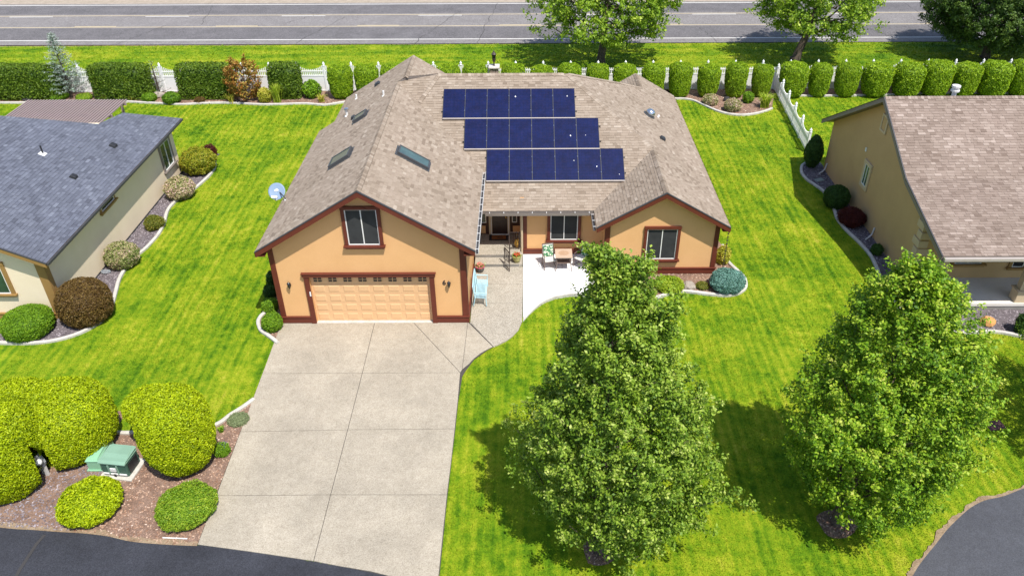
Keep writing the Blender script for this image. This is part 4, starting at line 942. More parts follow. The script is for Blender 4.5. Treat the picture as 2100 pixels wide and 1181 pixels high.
# ---- solar array: 18 panels in three staggered rows
SA = empty('solar_array', 'eighteen dark blue solar panels in three staggered rows on the brown roof', 'solar panels', (0,0,0))
nM = Vector((0,-.575,1)).normalized(); vM = Vector((0,1,.575)).normalized(); uM = Vector((1,0,0))
rowsp = [((-1.767, 31.924, 3.521), (4.462, 31.964, 3.544), (-1.8, 33.473, 4.412)), ((-2.82, 33.478, 4.415), (3.423, 33.507, 4.431), (-2.863, 35.01, 5.296)), ((-3.879, 34.954, 5.263), (2.38, 35.045, 5.316), (-3.932, 36.512, 6.159))]
pme_ = None
pw_ = sum((r_[1][0]-r_[0][0])/6 for r_ in rowsp)/3; ph_ = sum((Vector(r_[2])-Vector(r_[0])).length for r_ in rowsp)/3
y0r = [r_[0][1] for r_ in rowsp]; sp_ = (rowsp[1][0][1]-rowsp[0][0][1]+rowsp[2][0][1]-rowsp[1][0][1])/2*math.sqrt(1+.575**2)
ph_ = min(ph_, sp_-.03)
gl = MB().box(.012, pw_-.022, .012, ph_-.012, .004, .040).mesh('solar_panel', 'solar_glass')
fr_ = MB()
for a in ((0,pw_-.010,0,.012),(0,pw_-.004,ph_-.012,ph_),(0,.012,.012,ph_-.012),(pw_-.018,pw_-.004,.012,ph_-.012)): fr_.box(a[0],a[1],a[2],a[3],0,.044)
frm = fr_.mesh('panel_frame', 'flashing')
for ri, r_ in enumerate(rowsp):
    x0 = r_[0][0]; y0 = rowsp[0][0][1]+ri*sp_/math.sqrt(1+.575**2)
    base = Vector((x0, y0, mz(y0)))+nM*.085
    for k in range(6):
        mt = Matrix((uM, vM, nM)).transposed().to_4x4(); mt.translation = base+uM*(pw_*k)
        g_ = link('solar_panel', gl, None, SA); g_.matrix_world = mt; f_ = link('panel_frame', frm, None, g_)
        for c_ in (.25, .75): 
            if k < 5: MB().box(pw_-.03, pw_-.002, ph_*c_-.02, ph_*c_+.02, .045, .056).build('clamp', 'chrome', g_)
    sk = MB().box(0, pw_*6-.01, -.05, -.006, -.03, .046).build('front_rail', 'gutter_tan', SA); sk.matrix_world = Matrix.Translation(base)@Matrix((uM, vM, nM)).transposed().to_4x4()
    for c_ in (.25, .75):
        rl = MB().box(-.08, pw_*6+.08, ph_*c_-.02, ph_*c_+.02, -.07, -.02).build('rail', 'dark_metal', SA); rl.matrix_world = Matrix.Translation(base)@Matrix((uM, vM, nM)).transposed().to_4x4()
for p_ in ((2.093, 33.981, 4.724), (2.793, 34.002, 4.736), (3.237, 32.498, 3.871), (-0.461, 35.963, 5.864), (1.996, 35.976, 5.871), (4.23, 32.127, 3.658), (2.209, 32.779, 4.033)):
    b = MB(); r_ = random.uniform(.014,.032); b.prism([tuple(Vector(p_)+uM*r_*random.uniform(.6,1.2)*math.cos(a)+vM*r_*1.4*math.sin(a)+nM*.014) for a in [i*.9 for i in range(7)]], (0,0,.002)); b.build('bird_dropping', 'label_white', SA)

# ------------------------------------------------------------------ the cream house on the left
L = empty('house', 'cream stucco house with slate blue shingle roof, left edge', 'house', (0,0,0))
lz = lambda x: 2.95-.464*(x+18.80)
rear = ((-18.696, 40.68, 2.902), (-20.976, 38.971, 3.96), (-21.36, 37.053, 4.138), (-24.412, 34.663, 5.554))
ey = 25.97; ry_ = rear[0][1]
lroof = [[(-18.80,ey,lz(-18.80)),(-18.80,ry_,lz(-18.80)),rear[1],(rear[1][0],ey,lz(rear[1][0]))],
         [(rear[1][0],ey,lz(rear[1][0])),rear[1],rear[2],(rear[2][0],ey,lz(rear[2][0]))],
         [(rear[2][0],ey,lz(rear[2][0])),rear[2],rear[3],(rear[3][0],ey,lz(rear[3][0]))]]
xl_ = rear[3][0]; k2 = (rear[3][1]-rear[2][1])/(rear[3][0]-rear[2][0]); xe_ = xl_-3.5; lroof.append([(xl_,ey,lz(xl_)),rear[3],(xe_,rear[3][1]+k2*(xe_-xl_),lz(xe_)),(xe_,ey,lz(xe_))])
print('LH rear', rear)
lr = slab_roof('roof', lroof, 'trim_gold', L, .13)
for k_, pp in enumerate([lroof]): shingle_plane('slate', pp, seed=50, expo=.145, patch=.2)
finish_shingles('slate', lr, 'shingle_slate')
lwx = -19.25; lwy = 26.35; lre = ry_-.6
wallx('side_wall', [(lwy,0),(lre,0),(lre,lz(lwx)-.15),(lwy,lz(lwx)-.15)], lwx, 'stucco_cream', L)
wallpoly('front_wall', [(-32,0),(lwx-.18,0),(lwx-.18,lz(lwx)-.1),(-32,lz(-32)-.2)], lwy, 'stucco_cream', L)
wallpoly('rear_wall', [(-26,0),(lwx-.18,0),(lwx-.18,lz(lwx)-.2),(-26,lz(lwx)-.2)], lre-.18, 'stucco_cream', L)
tb = lambda n, *a, m='trim_gold': box(n, m, *a, parent=L, bevel=.006)
tb('corner_trim', lwx-.30, lwx+.04, lwy-.05, lwy-.002, .33, lz(lwx)-.1); tb('corner_trim', lwx+.002, lwx+.045, lwy+.0, lwy+.26, .33, lz(lwx)-.14)
tb('base_band', -32, lwx+.05, lwy-.07, lwy-.003, .03, .26); tb('base_band', -32, lwx+.08, lwy-.1, lwy-.003, .262, .33); box('base_band', 'gutter_inside', lwx+.002, lwx+.02, lwy+.05, lre, .0, .10, L)
mb = MB(); mb.prism([(-18.82,ey-.05,lz(-18.82)-.01),(xe_,ey-.05,lz(xe_)-.01),(xe_,ey-.05,lz(xe_)-.2),(-18.82,ey-.05,lz(-18.82)-.2)], (0,.048,0)); mb.build('rake_board', 'trim_gold', L)
mb = MB(); mb.prism([(-18.78,ey-.06,lz(-18.78)+.03),(xe_,ey-.06,lz(xe_)+.03),(xe_,ey-.06,lz(xe_)-.02),(-18.78,ey-.06,lz(-18.78)-.02)], (0,.058,0)); mb.build('drip_edge', 'gutter_inside', L)
box('gutter', 'gutter_inside', -18.795, -18.72, ey, ry_, 2.84, 2.94, L); box('soffit', 'stucco_cream', lwx+.003, -18.81, ey+.4, ry_-.02, 2.80, 2.825, L)
pa, pb = (39.515, 1.758), (38.247, 1.148)
w0, w1 = (38.855, 2.502), (39.248, 0.843)
print('LH win', w0, w1, pa, pb)
window(L, (lwx+.001, 38.8, .98), 90, 1.15, 1.4, trim='trim_taupe', tw=.17, glass='glass_green', td=.06)
bwp = (32.018, 2.243)
bw = window(L, (lwx+.001, bwp[0], bwp[1]+.02), 90, 1.25, .40, trim='trim_gold', tw=.13, glass='glass_dark', mull=None, td=.05)
fw0 = (-20.959, 1.285); print('front win', fw0)
window(L, (fw0[0]-.85, lwy-.001, fw0[1]), 0, 1.7, 1.35, trim='trim_gold', tw=.17, glass='glass_green', td=.06)
nL = (.464,0,1)
box_vent((-20.16, 35.641, 3.581), nL, .34, L); box_vent((-20.36, 32.045, 3.674), nL, .30, L); pipe((-21.963, 32.986, 4.418), .4, .035, 'dark_metal', par=L)
mt = frame_on(Vector((-21.947, 32.95, 4.41)), nL, (0,1,0)); o = MB().box(-.14,.14,-.18,.12,.015,.03).build('pipe_flashing', 'label_white', L); o.matrix_world = mt
# lattice patio cover behind it
PG = empty('pergola', 'brown slatted patio cover behind the slate roofed house', 'pergola', (0,0,0))
c0, c1, c2, c3 = ((-29.208, 44.443, 2.6), (-23.481, 44.369, 2.6), (-23.739, 40.992, 2.6), (-28.821, 41.753, 2.6))
n_ = 33
for i in range(n_):
    f = i/(n_-1); xa = c0[0]+(c1[0]-c0[0])*f; yb = min(c2[1], c3[1])-1.2
    MB().box(xa-.04, xa+.04, yb, c0[1], 2.56, 2.63).build('slat', 'pergola', PG)
for yy in (c0[1]-.35, c0[1]-2.2, c0[1]-3.6): MB().box(c0[0]-.1, c1[0]+.1, yy-.05, yy+.05, 2.40, 2.55).build('beam', 'pergola', PG)
for xx in (c0[0]+.2, (c0[0]+c1[0])/2, c1[0]-.2): MB().box(xx-.06, xx+.06, c0[1]-.41, c0[1]-.29, 0, 2.399).build('post', 'pergola', PG)

# ------------------------------------------------------------------ the tan house on the right
T = empty('house', 'tan stucco house with rose brown shingle roof and porch, right edge', 'house', (0,0,0))
ty = [(25.86,3.17),(30.16,4.34),(34.05,6.48),(40.5,2.79)]; tx0, tx1 = 16.2, 31.0
def tz(y):
    for (a, za), (b, zb) in zip(ty, ty[1:]):
        if y <= b: return za+(zb-za)*(y-a)/(b-a)
fr1 = [[(tx0,25.86,3.17),(tx1,25.86,3.17),(tx1,30.16,4.34),(tx0,30.16,4.34)]]; fr2 = [[(tx0,30.16,4.34),(tx1,30.16,4.34),(tx1,34.05,6.48),(tx0,34.05,6.48)]]; bk = [[(tx0,34.05,6.48),(tx1,34.05,6.48),(tx1,40.5,2.79),(tx0,40.5,2.79)]]
tr = slab_roof('roof', fr1+fr2+bk, 'trim_taupe', T, .15)
for k_, pp in enumerate((fr1, fr2)): shingle_plane('rose', pp, seed=70+k_, patch=.3)
finish_shingles('rose', tr, 'shingle_rose')
ridge_caps((tx0,34.05,6.48), (tx1,34.05,6.48), (0,-.876,-.482), (0,.868,-.497), 'shingle_rose', tr)
twx = 16.7; qy = 28.6
wallx('gable_wall', [(qy,0),(40.15,0),(40.15,tz(40.15)-.16),(34.05,6.31),(30.16,4.17),(qy,tz(qy)-.16)], twx+.18, 'stucco_tan', T)
wallpoly('porch_wall', [(twx+.18,0),(31,0),(31,3.7),(twx+.18,3.7)], qy, 'stucco_tan', T)
box('porch_slab', 'slab_porch', twx+.2, 31, 26.639, qy-.003, .22, .35, T); box('porch_base', 'stem_wall', twx+.22, 31, 26.639+.03, qy-.003, 0, .218, T)
def rk(a, b, name='rake_board', d0=.0, d1=.22, x=tx0-.045, t=.042, m='trim_taupe'):
    (ya, za), (yb, zb) = a, b; MB().prism([(x,ya,za-d0),(x,yb,zb-d0),(x,yb,zb-d1),(x,ya,za-d1)], (t,0,0)).build(name, m, T)
for a, b in zip(ty, ty[1:]): rk(a, b); rk(a, b, 'drip_edge', -.025, .02, tx0-.06, .055, 'gutter_inside')
box('porch_fascia', 'trim_taupe', tx0, tx1, 25.80, 25.855, 2.93, 3.14, T); box('gutter', 'gutter_tan', tx0, tx1, 25.68, 25.795, 3.03, 3.15, T); box('porch_beam', 'stucco_tan', twx, tx1, 26.35, 26.65, 2.6, 2.98, T)
v0 = (34.39, 5.177); print('vent', v0)
gv = MB().box(-.22,.22,-.03,0,0,.62).build('gable_vent', 'stucco_tan', T); gv.location = (twx-.001, v0[0], v0[1]-.42); gv.rotation_euler.z = R(-90)
m = MB(); 
for a in ((-.33,-.221,-.1,.72),(.221,.33,-.1,.72)): m.box(a[0],a[1],-.06,-.002,a[2],a[3])
m.box(-.22,.22,-.06,-.002,-.1,-.002); m.box(-.22,.22,-.06,-.002,.622,.72); m.build('vent_trim', 'trim_sand', gv)
w0 = (34.891, 2.191); window(T, (twx-.001, w0[0], w0[1]-.52), -90, .55, 1.05, trim='trim_sand', tw=.17, glass='glass_green', td=.06, sill=False)
m0_ = (35.594, 3.241); MB().box(twx-.04, twx-.002, m0_[0]-.07, m0_[0]+.07, m0_[1]-.1, m0_[1]+.1).build('wall_box', 'label_white', T, bevel=.01)
for i in range(7):    # quoins, alternately long and short, on the porch corner
    z = .30+i*.40; Lq = .55 if i % 2 == 0 else .34
    MB().box(twx-.05, twx-.002, qy-.05, qy+Lq, z, z+.33).build('quoin', 'trim_sand', T, bevel=.015)
    MB().box(twx-.002, twx+(.36 if i % 2 == 0 else .55), qy-.05, qy-.002, z, z+.33).build('quoin', 'trim_sand', T, bevel=.015)
def column(x, y, label=None):
    c = MB().box(x-.14,x+.14,y-.14,y+.14,.92,2.6).build('porch_column', 'trim_sand', T)
    MB().box(x-.24,x+.24,y-.24,y+.24,.35,.85).build('column_base', 'trim_sand', c, bevel=.02); MB().box(x-.28,x+.28,y-.28,y+.28,.852,.92).build('column_cap', 'trim_sand', c, bevel=.02)
cb = (20.57, 27.086, 0.4); column(cb[0], 26.93); column(17.0, 26.93)
w0 = (18.404, 0.985); w1 = (19.668, 0.979); print('porch win', w0, w1)
window(T, ((w0[0]+w1[0])/2, qy-.001, w0[1]+.12), 0, w1[0]-w0[0]-.1, 1.35, trim='trim_gold', tw=.15, glass='glass_dark', td=.07)
w0 = (21.226, 0.972); window(T, (w0[0], qy-.001, w0[1]-.05), 0, .5, 1.5, trim='trim_gold', tw=.14, glass='glass_dark', mull=None, td=.07)
pc = (21.675, 38.162, 4.9)
for k_, p_ in enumerate([(0,0)]):
    vp = MB().lathe([(.10,0),(.10,.42),(.19,.43),(.19,.50),(.15,.51),(.15,.60),(.19,.61),(.19,.70),(.06,.73)], 0, 0, 12).build('flue', 'gutter_white', T); vp.location = (19.517, 34.5, 6.15)

# ================================================================== FENCES
def picket_h(f, lo, hi): return lo+(hi-lo)*(abs(2*f-1)**2.2)
def fence_bay(F_, a, b, h_solid, h_lo, h_hi, individual, stuff, pme):
    a, b = Vector(a), Vector(b); d = (b-a); L = d.length; u = d/L; ang = math.atan2(u.y, u.x)
    def bx(name, z0, z1, t, x0=.06, x1=None):
        o = MB().box(x0, (x1 or L-.06), -t/2, t/2, z0, z1).build(name, 'vinyl', F_); o.location = a; o.rotation_euler.z = ang; return o
    if h_solid > .4:
        bx('privacy_panel', .08, h_solid, .03); bx('rail', h_solid+.001, h_solid+.10, .06); bx('rail', h_lo-.16, h_lo-.09, .05); bx('rail', .03, .10, .06)
        z0 = h_solid+.101
    else: bx('rail', .12, .20, .055); bx('rail', h_lo-.22, h_lo-.14, .055); z0 = .06
    n = max(2, int((L-.14)/.125)); 
    for i in range(n):
        f = (i+.5)/n; x = .07+(L-.14)*f; zt = picket_h(f, h_lo, h_hi); P_ = a+u*x
        if individual:
            o = link('picket', pme, None, F_); o.location = (P_.x, P_.y, z0); o.rotation_euler.z = ang; o.scale = (1, 1, zt-z0)
        else: 
            q = MB().box(-.035,.035,-.012,.012,0,zt-z0); stuff.solid([(P_.x+v[0]*u.x, P_.y+v[0]*u.y+v[1], z0+v[2]) for v in q.v], q.f)
pk = MB(); pk.prism([(-.036,-.012,0),(.036,-.012,0),(.036,-.012,.96),(0,-.012,1),(-.036,-.012,.96)], (0,.024,0)); pkm = pk.mesh('picket', 'vinyl')
pk = MB(); pk.prism([(-.036,.034,0),(.036,.034,0),(.036,.034,.96),(0,.034,1),(-.036,.034,.96)], (0,.016,0)); pkm2 = pk.mesh('picket', 'vinyl')
pkd = MB(); pkd.prism([(-.036,-.046,0),(.036,-.046,0),(.036,-.046,.96),(0,-.046,1),(-.036,-.046,.96)], (0,.017,0)); pkmd = pkd.mesh('picket', 'vinyl')
def post(F_, x, y, h, name='post'):
    p = MB().box(-.065,.065,-.065,.065,0,h-.12).build(name, 'vinyl', F_); p.location = (x, y, 0)
    MB().lathe([(.095,h-.118),(.095,h-.09),(.045,h-.07),(.085,h-.0),(.075,h+.05),(.03,h+.10),(.005,h+.16)], 0, 0, 10).build('post_cap', 'vinyl', p, smooth=True)
FB = empty('fence', 'long white vinyl privacy fence with scalloped pickets behind the back hedges', 'fence', (0,0,0))
fx0 = -13.723; FY = 52.75; stuffb = MB()
for k in range(-28, 33):
    xa, xb = fx0+1.87*k, fx0+1.87*(k+1); post(FB, xa, FY, 1.92)
    vis = (-34 < xa < -11) or (11 < xa < 27.5)
    fence_bay(FB, (xa, FY, 0), (xb, FY, 0), 1.05, 1.55, 1.85, vis, stuffb, pkm)
ob = stuffb.build('picket', 'vinyl', FB); ob['kind'] = 'stuff'
FD = empty('fence', 'white picket fence with scalloped tops running from the back hedge towards the tan house', 'fence', (0,0,0))
dps = ((16.761, 50.661, 0.0), (16.744, 49.264, 0.0), (16.648, 47.521, 0.0), (16.604, 45.72, 0.0), (16.651, 44.022, 0.0), (16.468, 42.422, 0.0))
dtop = [(17.25, 52.4)]; e0_, e1_ = Vector((17.25, 52.6, 0)), Vector((16.42, 42.4, 0))
for k in range(6):
    p_ = e0_.lerp(e1_, k/5); post(FD, p_.x, p_.y, 1.35 if k else 1.7)
    if k < 5: fence_bay(FD, p_, e0_.lerp(e1_, (k+1)/5), .0, 1.0, 1.28, True, None, pkmd)
# end return of the back-left fence (short white stile by the house corner)
# stone pillar with lantern at the back gate
px0, pz0 = (-2.085, 1.567)
PL_ = empty('gate_pillar', 'stone pillar with pale cap and black lantern behind the peach roof', 'pillar', (0,0,0))
for r_ in range(9):
    for c_ in range(3):
        o = .1 if r_%2 else 0; w0 = px0-.28+c_*.19+(.0 if r_%2 else .0)
        MB().box(w0+.006, w0+.184, 51.92+random.uniform(-.02,.01), 52.48, r_*.2+.01, r_*.2+.19).build('stone', 'pillar_stone', PL_, bevel=.02)
MB().box(px0-.24, px0+.24, 51.97, 52.45, 0, 1.8).build('core', 'joint', PL_)
MB().box(px0-.37, px0+.37, 51.83, 52.57, 1.81, 1.93).build('cap', 'pillar_cap', PL_, bevel=.03)
lp = MB().lathe([(.10,1.93),(.05,1.98),(.035,2.15),(.09,2.2),(.13,2.42),(.14,2.45)], px0, 52.2, 10).build('lantern_base', 'iron', PL_, smooth=False)
MB().lathe([(.12,2.451),(.15,2.66),(.16,2.70)], px0, 52.2, 8).build('lantern_glass', 'glass_dark', lp); MB().lathe([(.18,2.701),(.10,2.80),(.03,2.86),(.05,2.90),(.005,2.95)], px0, 52.2, 8).build('lantern_top', 'iron', lp)

# ================================================================== CLIPPED HEDGES AND SHRUBS
# hedge rows, back left
for (xa, xb, lab) in [(-36.149, -31.412, 'long clipped green hedge at the far left, left of the blue cedar'), (-29.19, -25.271, 'clipped green hedge between the blue cedar and the bare young conifer'),
                      (-23.409, -19.718, 'clipped green hedge left of the bronze leaved maple'), (-17.203, -15.145, 'narrow clipped green hedge right of the bronze leaved maple')]:
    hh = 2.23/2+.05
    V, F, t = shrub_mesh('h', (xb-xa)/2, .62, hh, 'leaf_hedge', leaf=.12, cover=2.6, p=9, seed=int(xa*10)%997, zc=hh, lumpy=.035, depth=.14, jit=.9)
    o = fast_mesh('hedge', V, F, 'leaf_hedge', t); o.location = ((xa+xb)/2, 51.65, 0); tag(o, lab, 'hedge', 'clipped hedge rows along the back fence')
# drum shaped arborvitae
drums_l = [(-12.388, 51.374, 1.032, 0.853, 1.214), (-10.772, 52.043, 0.921, 0.862, 1.083)]
dr_protos = []
for s_ in range(3):
    V, F, t = shrub_mesh('d', 1, 1, 1, 'leaf_drum', leaf=.095, cover=2.6, p=2.3, pv=4.5, seed=s_+3, zc=1.0, lumpy=.05, taper=.22, depth=.12)
    dr_protos.append(fast_mesh('arborvitae', V, F, 'leaf_drum', t))
dlist = []
YD = 51.45
for (x0, x1, yt, yb, lab) in [
    (673,725,132,208,'boxy clipped arborvitae just left of the peach roof, first right of the white gate'),
    (727,778,132,200,'boxy clipped arborvitae partly behind the peach roof'),
    (781,838,132,200,'clipped arborvitae top showing left of the peach roof peak'),
    (895,946,132,200,'clipped arborvitae top right of the peach roof peak'),
    (948,1001,131,200,'clipped arborvitae top beside the stone pillar, on its left'),
    (1028,1078,131,200,'clipped arborvitae top beside the stone pillar, on its right'),
    (1087,1136,131,200,'clipped arborvitae top, second right of the stone pillar'),
    (1142,1193,131,200,'clipped arborvitae top, third right of the stone pillar'),
    (1201,1249,132,202,'clipped arborvitae in front of the left street tree trunk'),
    (1256,1306,132,202,'clipped arborvitae left of the small rear gable'),
    (1315,1364,131,202,'clipped arborvitae half hidden by the brown roof edge'),
    (1371,1419,129,203,'drum shaped arborvitae at the roof corner, first with its whole face showing'),
    (1430,1477,127,200,'drum shaped arborvitae above the left pink flowered shrub'),
    (1486,1533,126,198,'drum shaped arborvitae above the small round green shrub'),
    (1543,1586,122,190,'slender arborvitae left of the fence corner'),
    (1599,1657,121,195,'broad shaggy arborvitae right of the fence corner, below the leaning tree'),
    (1660,1706,120,194,'narrow arborvitae with a slanted top, second right of the fence corner'),
    (1714,1764,120,193,'drum shaped arborvitae, third right of the fence corner'),
    (1770,1832,116,191,'large flat topped arborvitae, fourth right of the fence corner'),
    (1834,1897,115,190,'large flat topped arborvitae, fifth right of the fence corner'),
    (1893,1955,114,189,'large arborvitae with a bright green top left of the pine trunk'),
    (1956,2012,114,188,'arborvitae right beside the pine trunk, on its left'),
    (2010,2075,115,188,'arborvitae right of the pine trunk'),
    (2072,2130,117,188,'arborvitae cut by the right edge of the photo')]:
    dlist.append((x0,x1,yt,yb,lab))
DXZ = ((-13.25, -11.544, 2.287), (-11.461, -9.79, 2.279), (-9.691, -7.824, 2.27), (-5.956, -4.284, 2.252), (-4.218, -2.482, 2.276), (-1.597, 0.041, 2.264), (0.336, 1.941, 2.254), (2.137, 3.808, 2.245), (4.072, 5.646, 2.203), (5.875, 7.514, 2.194), (7.807, 9.413, 2.218), (9.641, 11.213, 2.275), (11.564, 13.102, 2.331), (13.39, 14.927, 2.354), (15.222, 16.626, 2.476), (17.062, 18.957, 2.499), (19.048, 20.55, 2.522), (20.808, 22.44, 2.513), (22.612, 24.634, 2.634), (24.69, 26.744, 2.656), (26.604, 28.625, 2.679), (28.652, 30.477, 2.669), (30.417, 32.535, 2.628), (32.448, 34.339, 2.553))
for i, (d_, (xa, xb, zt)) in enumerate(zip(dlist, DXZ)):
    pr_ = dr_protos[i % 3]; o = pr_ if i < 3 else pr_.copy()
    if i >= 3: COL.objects.link(o)
    r_ = (xb-xa)/2; o.location = ((xa+xb)/2, 51.45+random.uniform(-.05,.05), 0); o.scale = (r_, r_*(.92 if i > 10 else .8), min(1.12, zt/2.0)*random.uniform(.95,1.04)); o.rotation_euler.z = random.uniform(-.25,.25) if i > 10 else 0
    tag(o, d_[4], 'arborvitae', 'clipped arborvitae drums along the back fence')

sh = shrub
# left house bed
sh('rounded yellow green shrub at the far corner of the cream house', 'shrub', (-18.264, 40.184, 0.646, 1.006, 0.76), 'leaf_euonymus', leaf=.085, lumpy=.12, jit=1.0, depth=.2)
sh('dark red barberry behind the rounded yellow green shrub', 'shrub', (-18.282, 41.943, 0.374, 0.423, 0.439), 'leaf_red', leaf=.06, lumpy=.2, depth=.3)
sh('pink flowering shrub beside the cream house wall, near the curved kerb', 'shrub', (-18.227, 37.139, 0.52, 0.771, 0.612), 'leaf_pinkish', leaf=.09, lumpy=.1, jit=1.0, depth=.2, tone_bias=.06)
sh('small olive and rust coloured shrub in the grey gravel', 'shrub', (-18.339, 33.839, 0.304, 0.481, 0.357), 'leaf_olive', leaf=.06, lumpy=.15, jit=1.2, depth=.35)
sh('round pale shrub with pinkish tips, half way along the cream house', 'shrub', (-18.438, 30.446, 0.535, 0.745, 0.629), 'leaf_pinkish', leaf=.075, lumpy=.08, jit=1.0, depth=.2, tone_bias=-.06)
sh('large dense brown bronze ball shrub at the corner of the cream house', 'shrub', (-18.167, 26.34, 0.802, 1.053, 0.944), 'leaf_bronze', leaf=.055, lumpy=.04, jit=1.1, depth=.14, pv=2.6)
sh('round bright green shrub in front of the cream house, far left', 'shrub', (-20.146, 25.403, 0.475, 0.975, 0.559), 'leaf_green', leaf=.05, lumpy=.04, jit=.9, depth=.14, pv=2.6)
# big golden globes by the street
a1, a2 = (-15.321, 19.067, 1.103, 1.532, 1.297), (-16.718, 17.538, 1.44, 1.531, 1.695); PB = (-15.614, 17.736)
def multi(label, parts, m, carve=None, **kw):
    Vs, Fs, Ts = [], [], []; o0 = parts[0]; k = 0
    for i, (x, y, zc, r, rz) in enumerate(parts):
        V, F, t = shrub_mesh('g', r, r, rz, m, seed=5+i, zc=zc, **kw); V = V+np.array([x-o0[0], y-o0[1], 0])
        # leaves buried in a neighbour are dropped
        c = V[F].mean(1); keep = np.ones(len(F), bool)
        for j, (x2, y2, zc2, r2, rz2) in enumerate(parts):
            if j != i: keep &= (((c[:,0]-(x2-o0[0]))/r2)**2+((c[:,1]-(y2-o0[1]))/r2)**2+((c[:,2]-zc2)/rz2)**2) > .62
        if carve:
            dy_ = c[:,1]-(carve[1]-o0[1]); dx_ = c[:,0]+o0[0]-carve[0]*(1+np.minimum(0,dy_)/carve[1]); keep &= ~((np.abs(dx_) < carve[2]*(1-.25*np.clip(c[:,2],0,1.5))) & (dy_ < .28) & (c[:,2] < carve[3]+.4*np.sin(dx_*9)*0+np.maximum(0,-dy_)*1.4))
        Vs.append(V); Fs.append(F[keep]+k); Ts.append(t[keep]); k += len(V)
    o = fast_mesh('shrub', np.concatenate(Vs), np.concatenate(Fs), m, np.concatenate(Ts)); o.location = (o0[0], o0[1], 0); return tag(o, label, 'shrub')
a3 = (-16.576, 18.775, 1.226, 1.442, 1.442)
multi('huge clipped golden green shrub with a notch cut around the grey post, bottom left', [a1, a2, a3], 'leaf_gold', (PB[0]-.02, PB[1]+.05, .34, 1.05), leaf=.062, cover=2.6, lumpy=.02, micro=.022, depth=.09, pv=2.7)
b1 = (-11.215, 18.193, 1.531, 1.186, 1.611); b2 = (-12.455, 19.261, 1.62)
multi('big clipped golden shrub with a slanting top right of the green utility boxes', [b1, (b2[0], b2[1], b2[2], .86, .50)], 'leaf_gold', leaf=.062, cover=2.6, lumpy=.02, micro=.022, depth=.09, pv=2.5, taper=.12)
sh('low round golden shrub in front of the green utility boxes', 'shrub', (-13.509, 16.343, 0.355, 0.965, 0.418), 'leaf_gold', leaf=.07, lumpy=.05, depth=.16, jit=1.0)
sh('low mossy green mound beside the driveway edge', 'shrub', (-10.489, 16.205, 0.313, 0.908, 0.369), 'leaf_moss', leaf=.05, lumpy=.08, depth=.15, jit=1.2)
sh('flat pale sage cushion plant at the kerb end by the driveway', 'plant', (-10.135, 20.214, 0.077, 0.369, 0.129), 'leaf_sage', name='plant', leaf=.03, lumpy=.1, depth=.2, jit=1.2)
tuft('small bright green leafy plant below the pale sage cushion', 'plant', *(-10.555, 19.671), .25, .17, 60, 'leaf_green', name='plant', leaf=.05, seed=4)
sh('small green plant topped with blue flowers near the driveway', 'plant', (-10.184, 18.649, 0.209, 0.261, 0.246), 'leaf_green', name='plant', leaf=.045, lumpy=.15, depth=.3, jit=1.2)
bf = (-10.116, 18.705, 0.3); P = rng.normal(0,.07,(160,3))+np.array([bf[0], bf[1], .33]); ff = leaves('blue_flowers', P, np.tile([0,0,1.],(160,1)), .035, 'petal_blue'); ob_ = [x for x in COL.objects if x.get('label','').startswith('small green plant topped')][0]
ff.parent = ob_; ff.location = (-ob_.location.x, -ob_.location.y, 0)
# garage side
sh('round bright green shrub at the left corner of the garage', 'shrub', (-10.3, 25.536, 0.353, 0.415, 0.415), 'leaf_green', leaf=.05, lumpy=.06, depth=.15, jit=1)
sh('small boxy green shrub behind the round one at the garage', 'shrub', (-10.775, 26.857, 0.236, 0.308, 0.278), 'leaf_green', leaf=.05, p=4, lumpy=.05, depth=.15)
sh('dark green shrub in the shade of the garage side wall', 'shrub', (-11.018, 27.806, 0.293, 0.273, 0.344), 'leaf_dark', leaf=.06, lumpy=.08, depth=.2)
sh('dark green shrub farthest back along the garage side wall', 'shrub', (-11.206, 28.844, 0.309, 0.236, 0.363), 'leaf_dark', leaf=.06, lumpy=.08, depth=.2)
# east wing bed
sh('big blue green spruce cushion at the right corner of the peach house', 'shrub', (8.769, 28.358, 0.395, 0.773, 0.465), 'leaf_blue', leaf=.075, lumpy=.09, jit=1.3, depth=.25, asp=.3, cover=3.0)
sh('small olive coloured shrub left of the blue spruce cushion', 'shrub', (7.713, 28.407, 0.111, 0.288, 0.13), 'leaf_olive', leaf=.05, lumpy=.1, depth=.25)
sh('spreading yellow green shrub under the wing window', 'shrub', (6.244, 28.396, 0.203, 0.638, 0.238), 'leaf_lime', leaf=.07, lumpy=.12, depth=.25, jit=1.1)
sh('pale reddish low plant at the left of the wing bed', 'plant', (5.295, 27.801, 0.191, 0.273, 0.225), 'leaf_pinkish', name='plant', leaf=.05, lumpy=.2, depth=.3)
sh('yellow leaved shrub round the right corner of the peach house', 'shrub', (9.018, 30.378, 0.443, 0.322, 0.522), 'leaf_yellow', leaf=.09, lumpy=.15, jit=1.1, depth=.25)
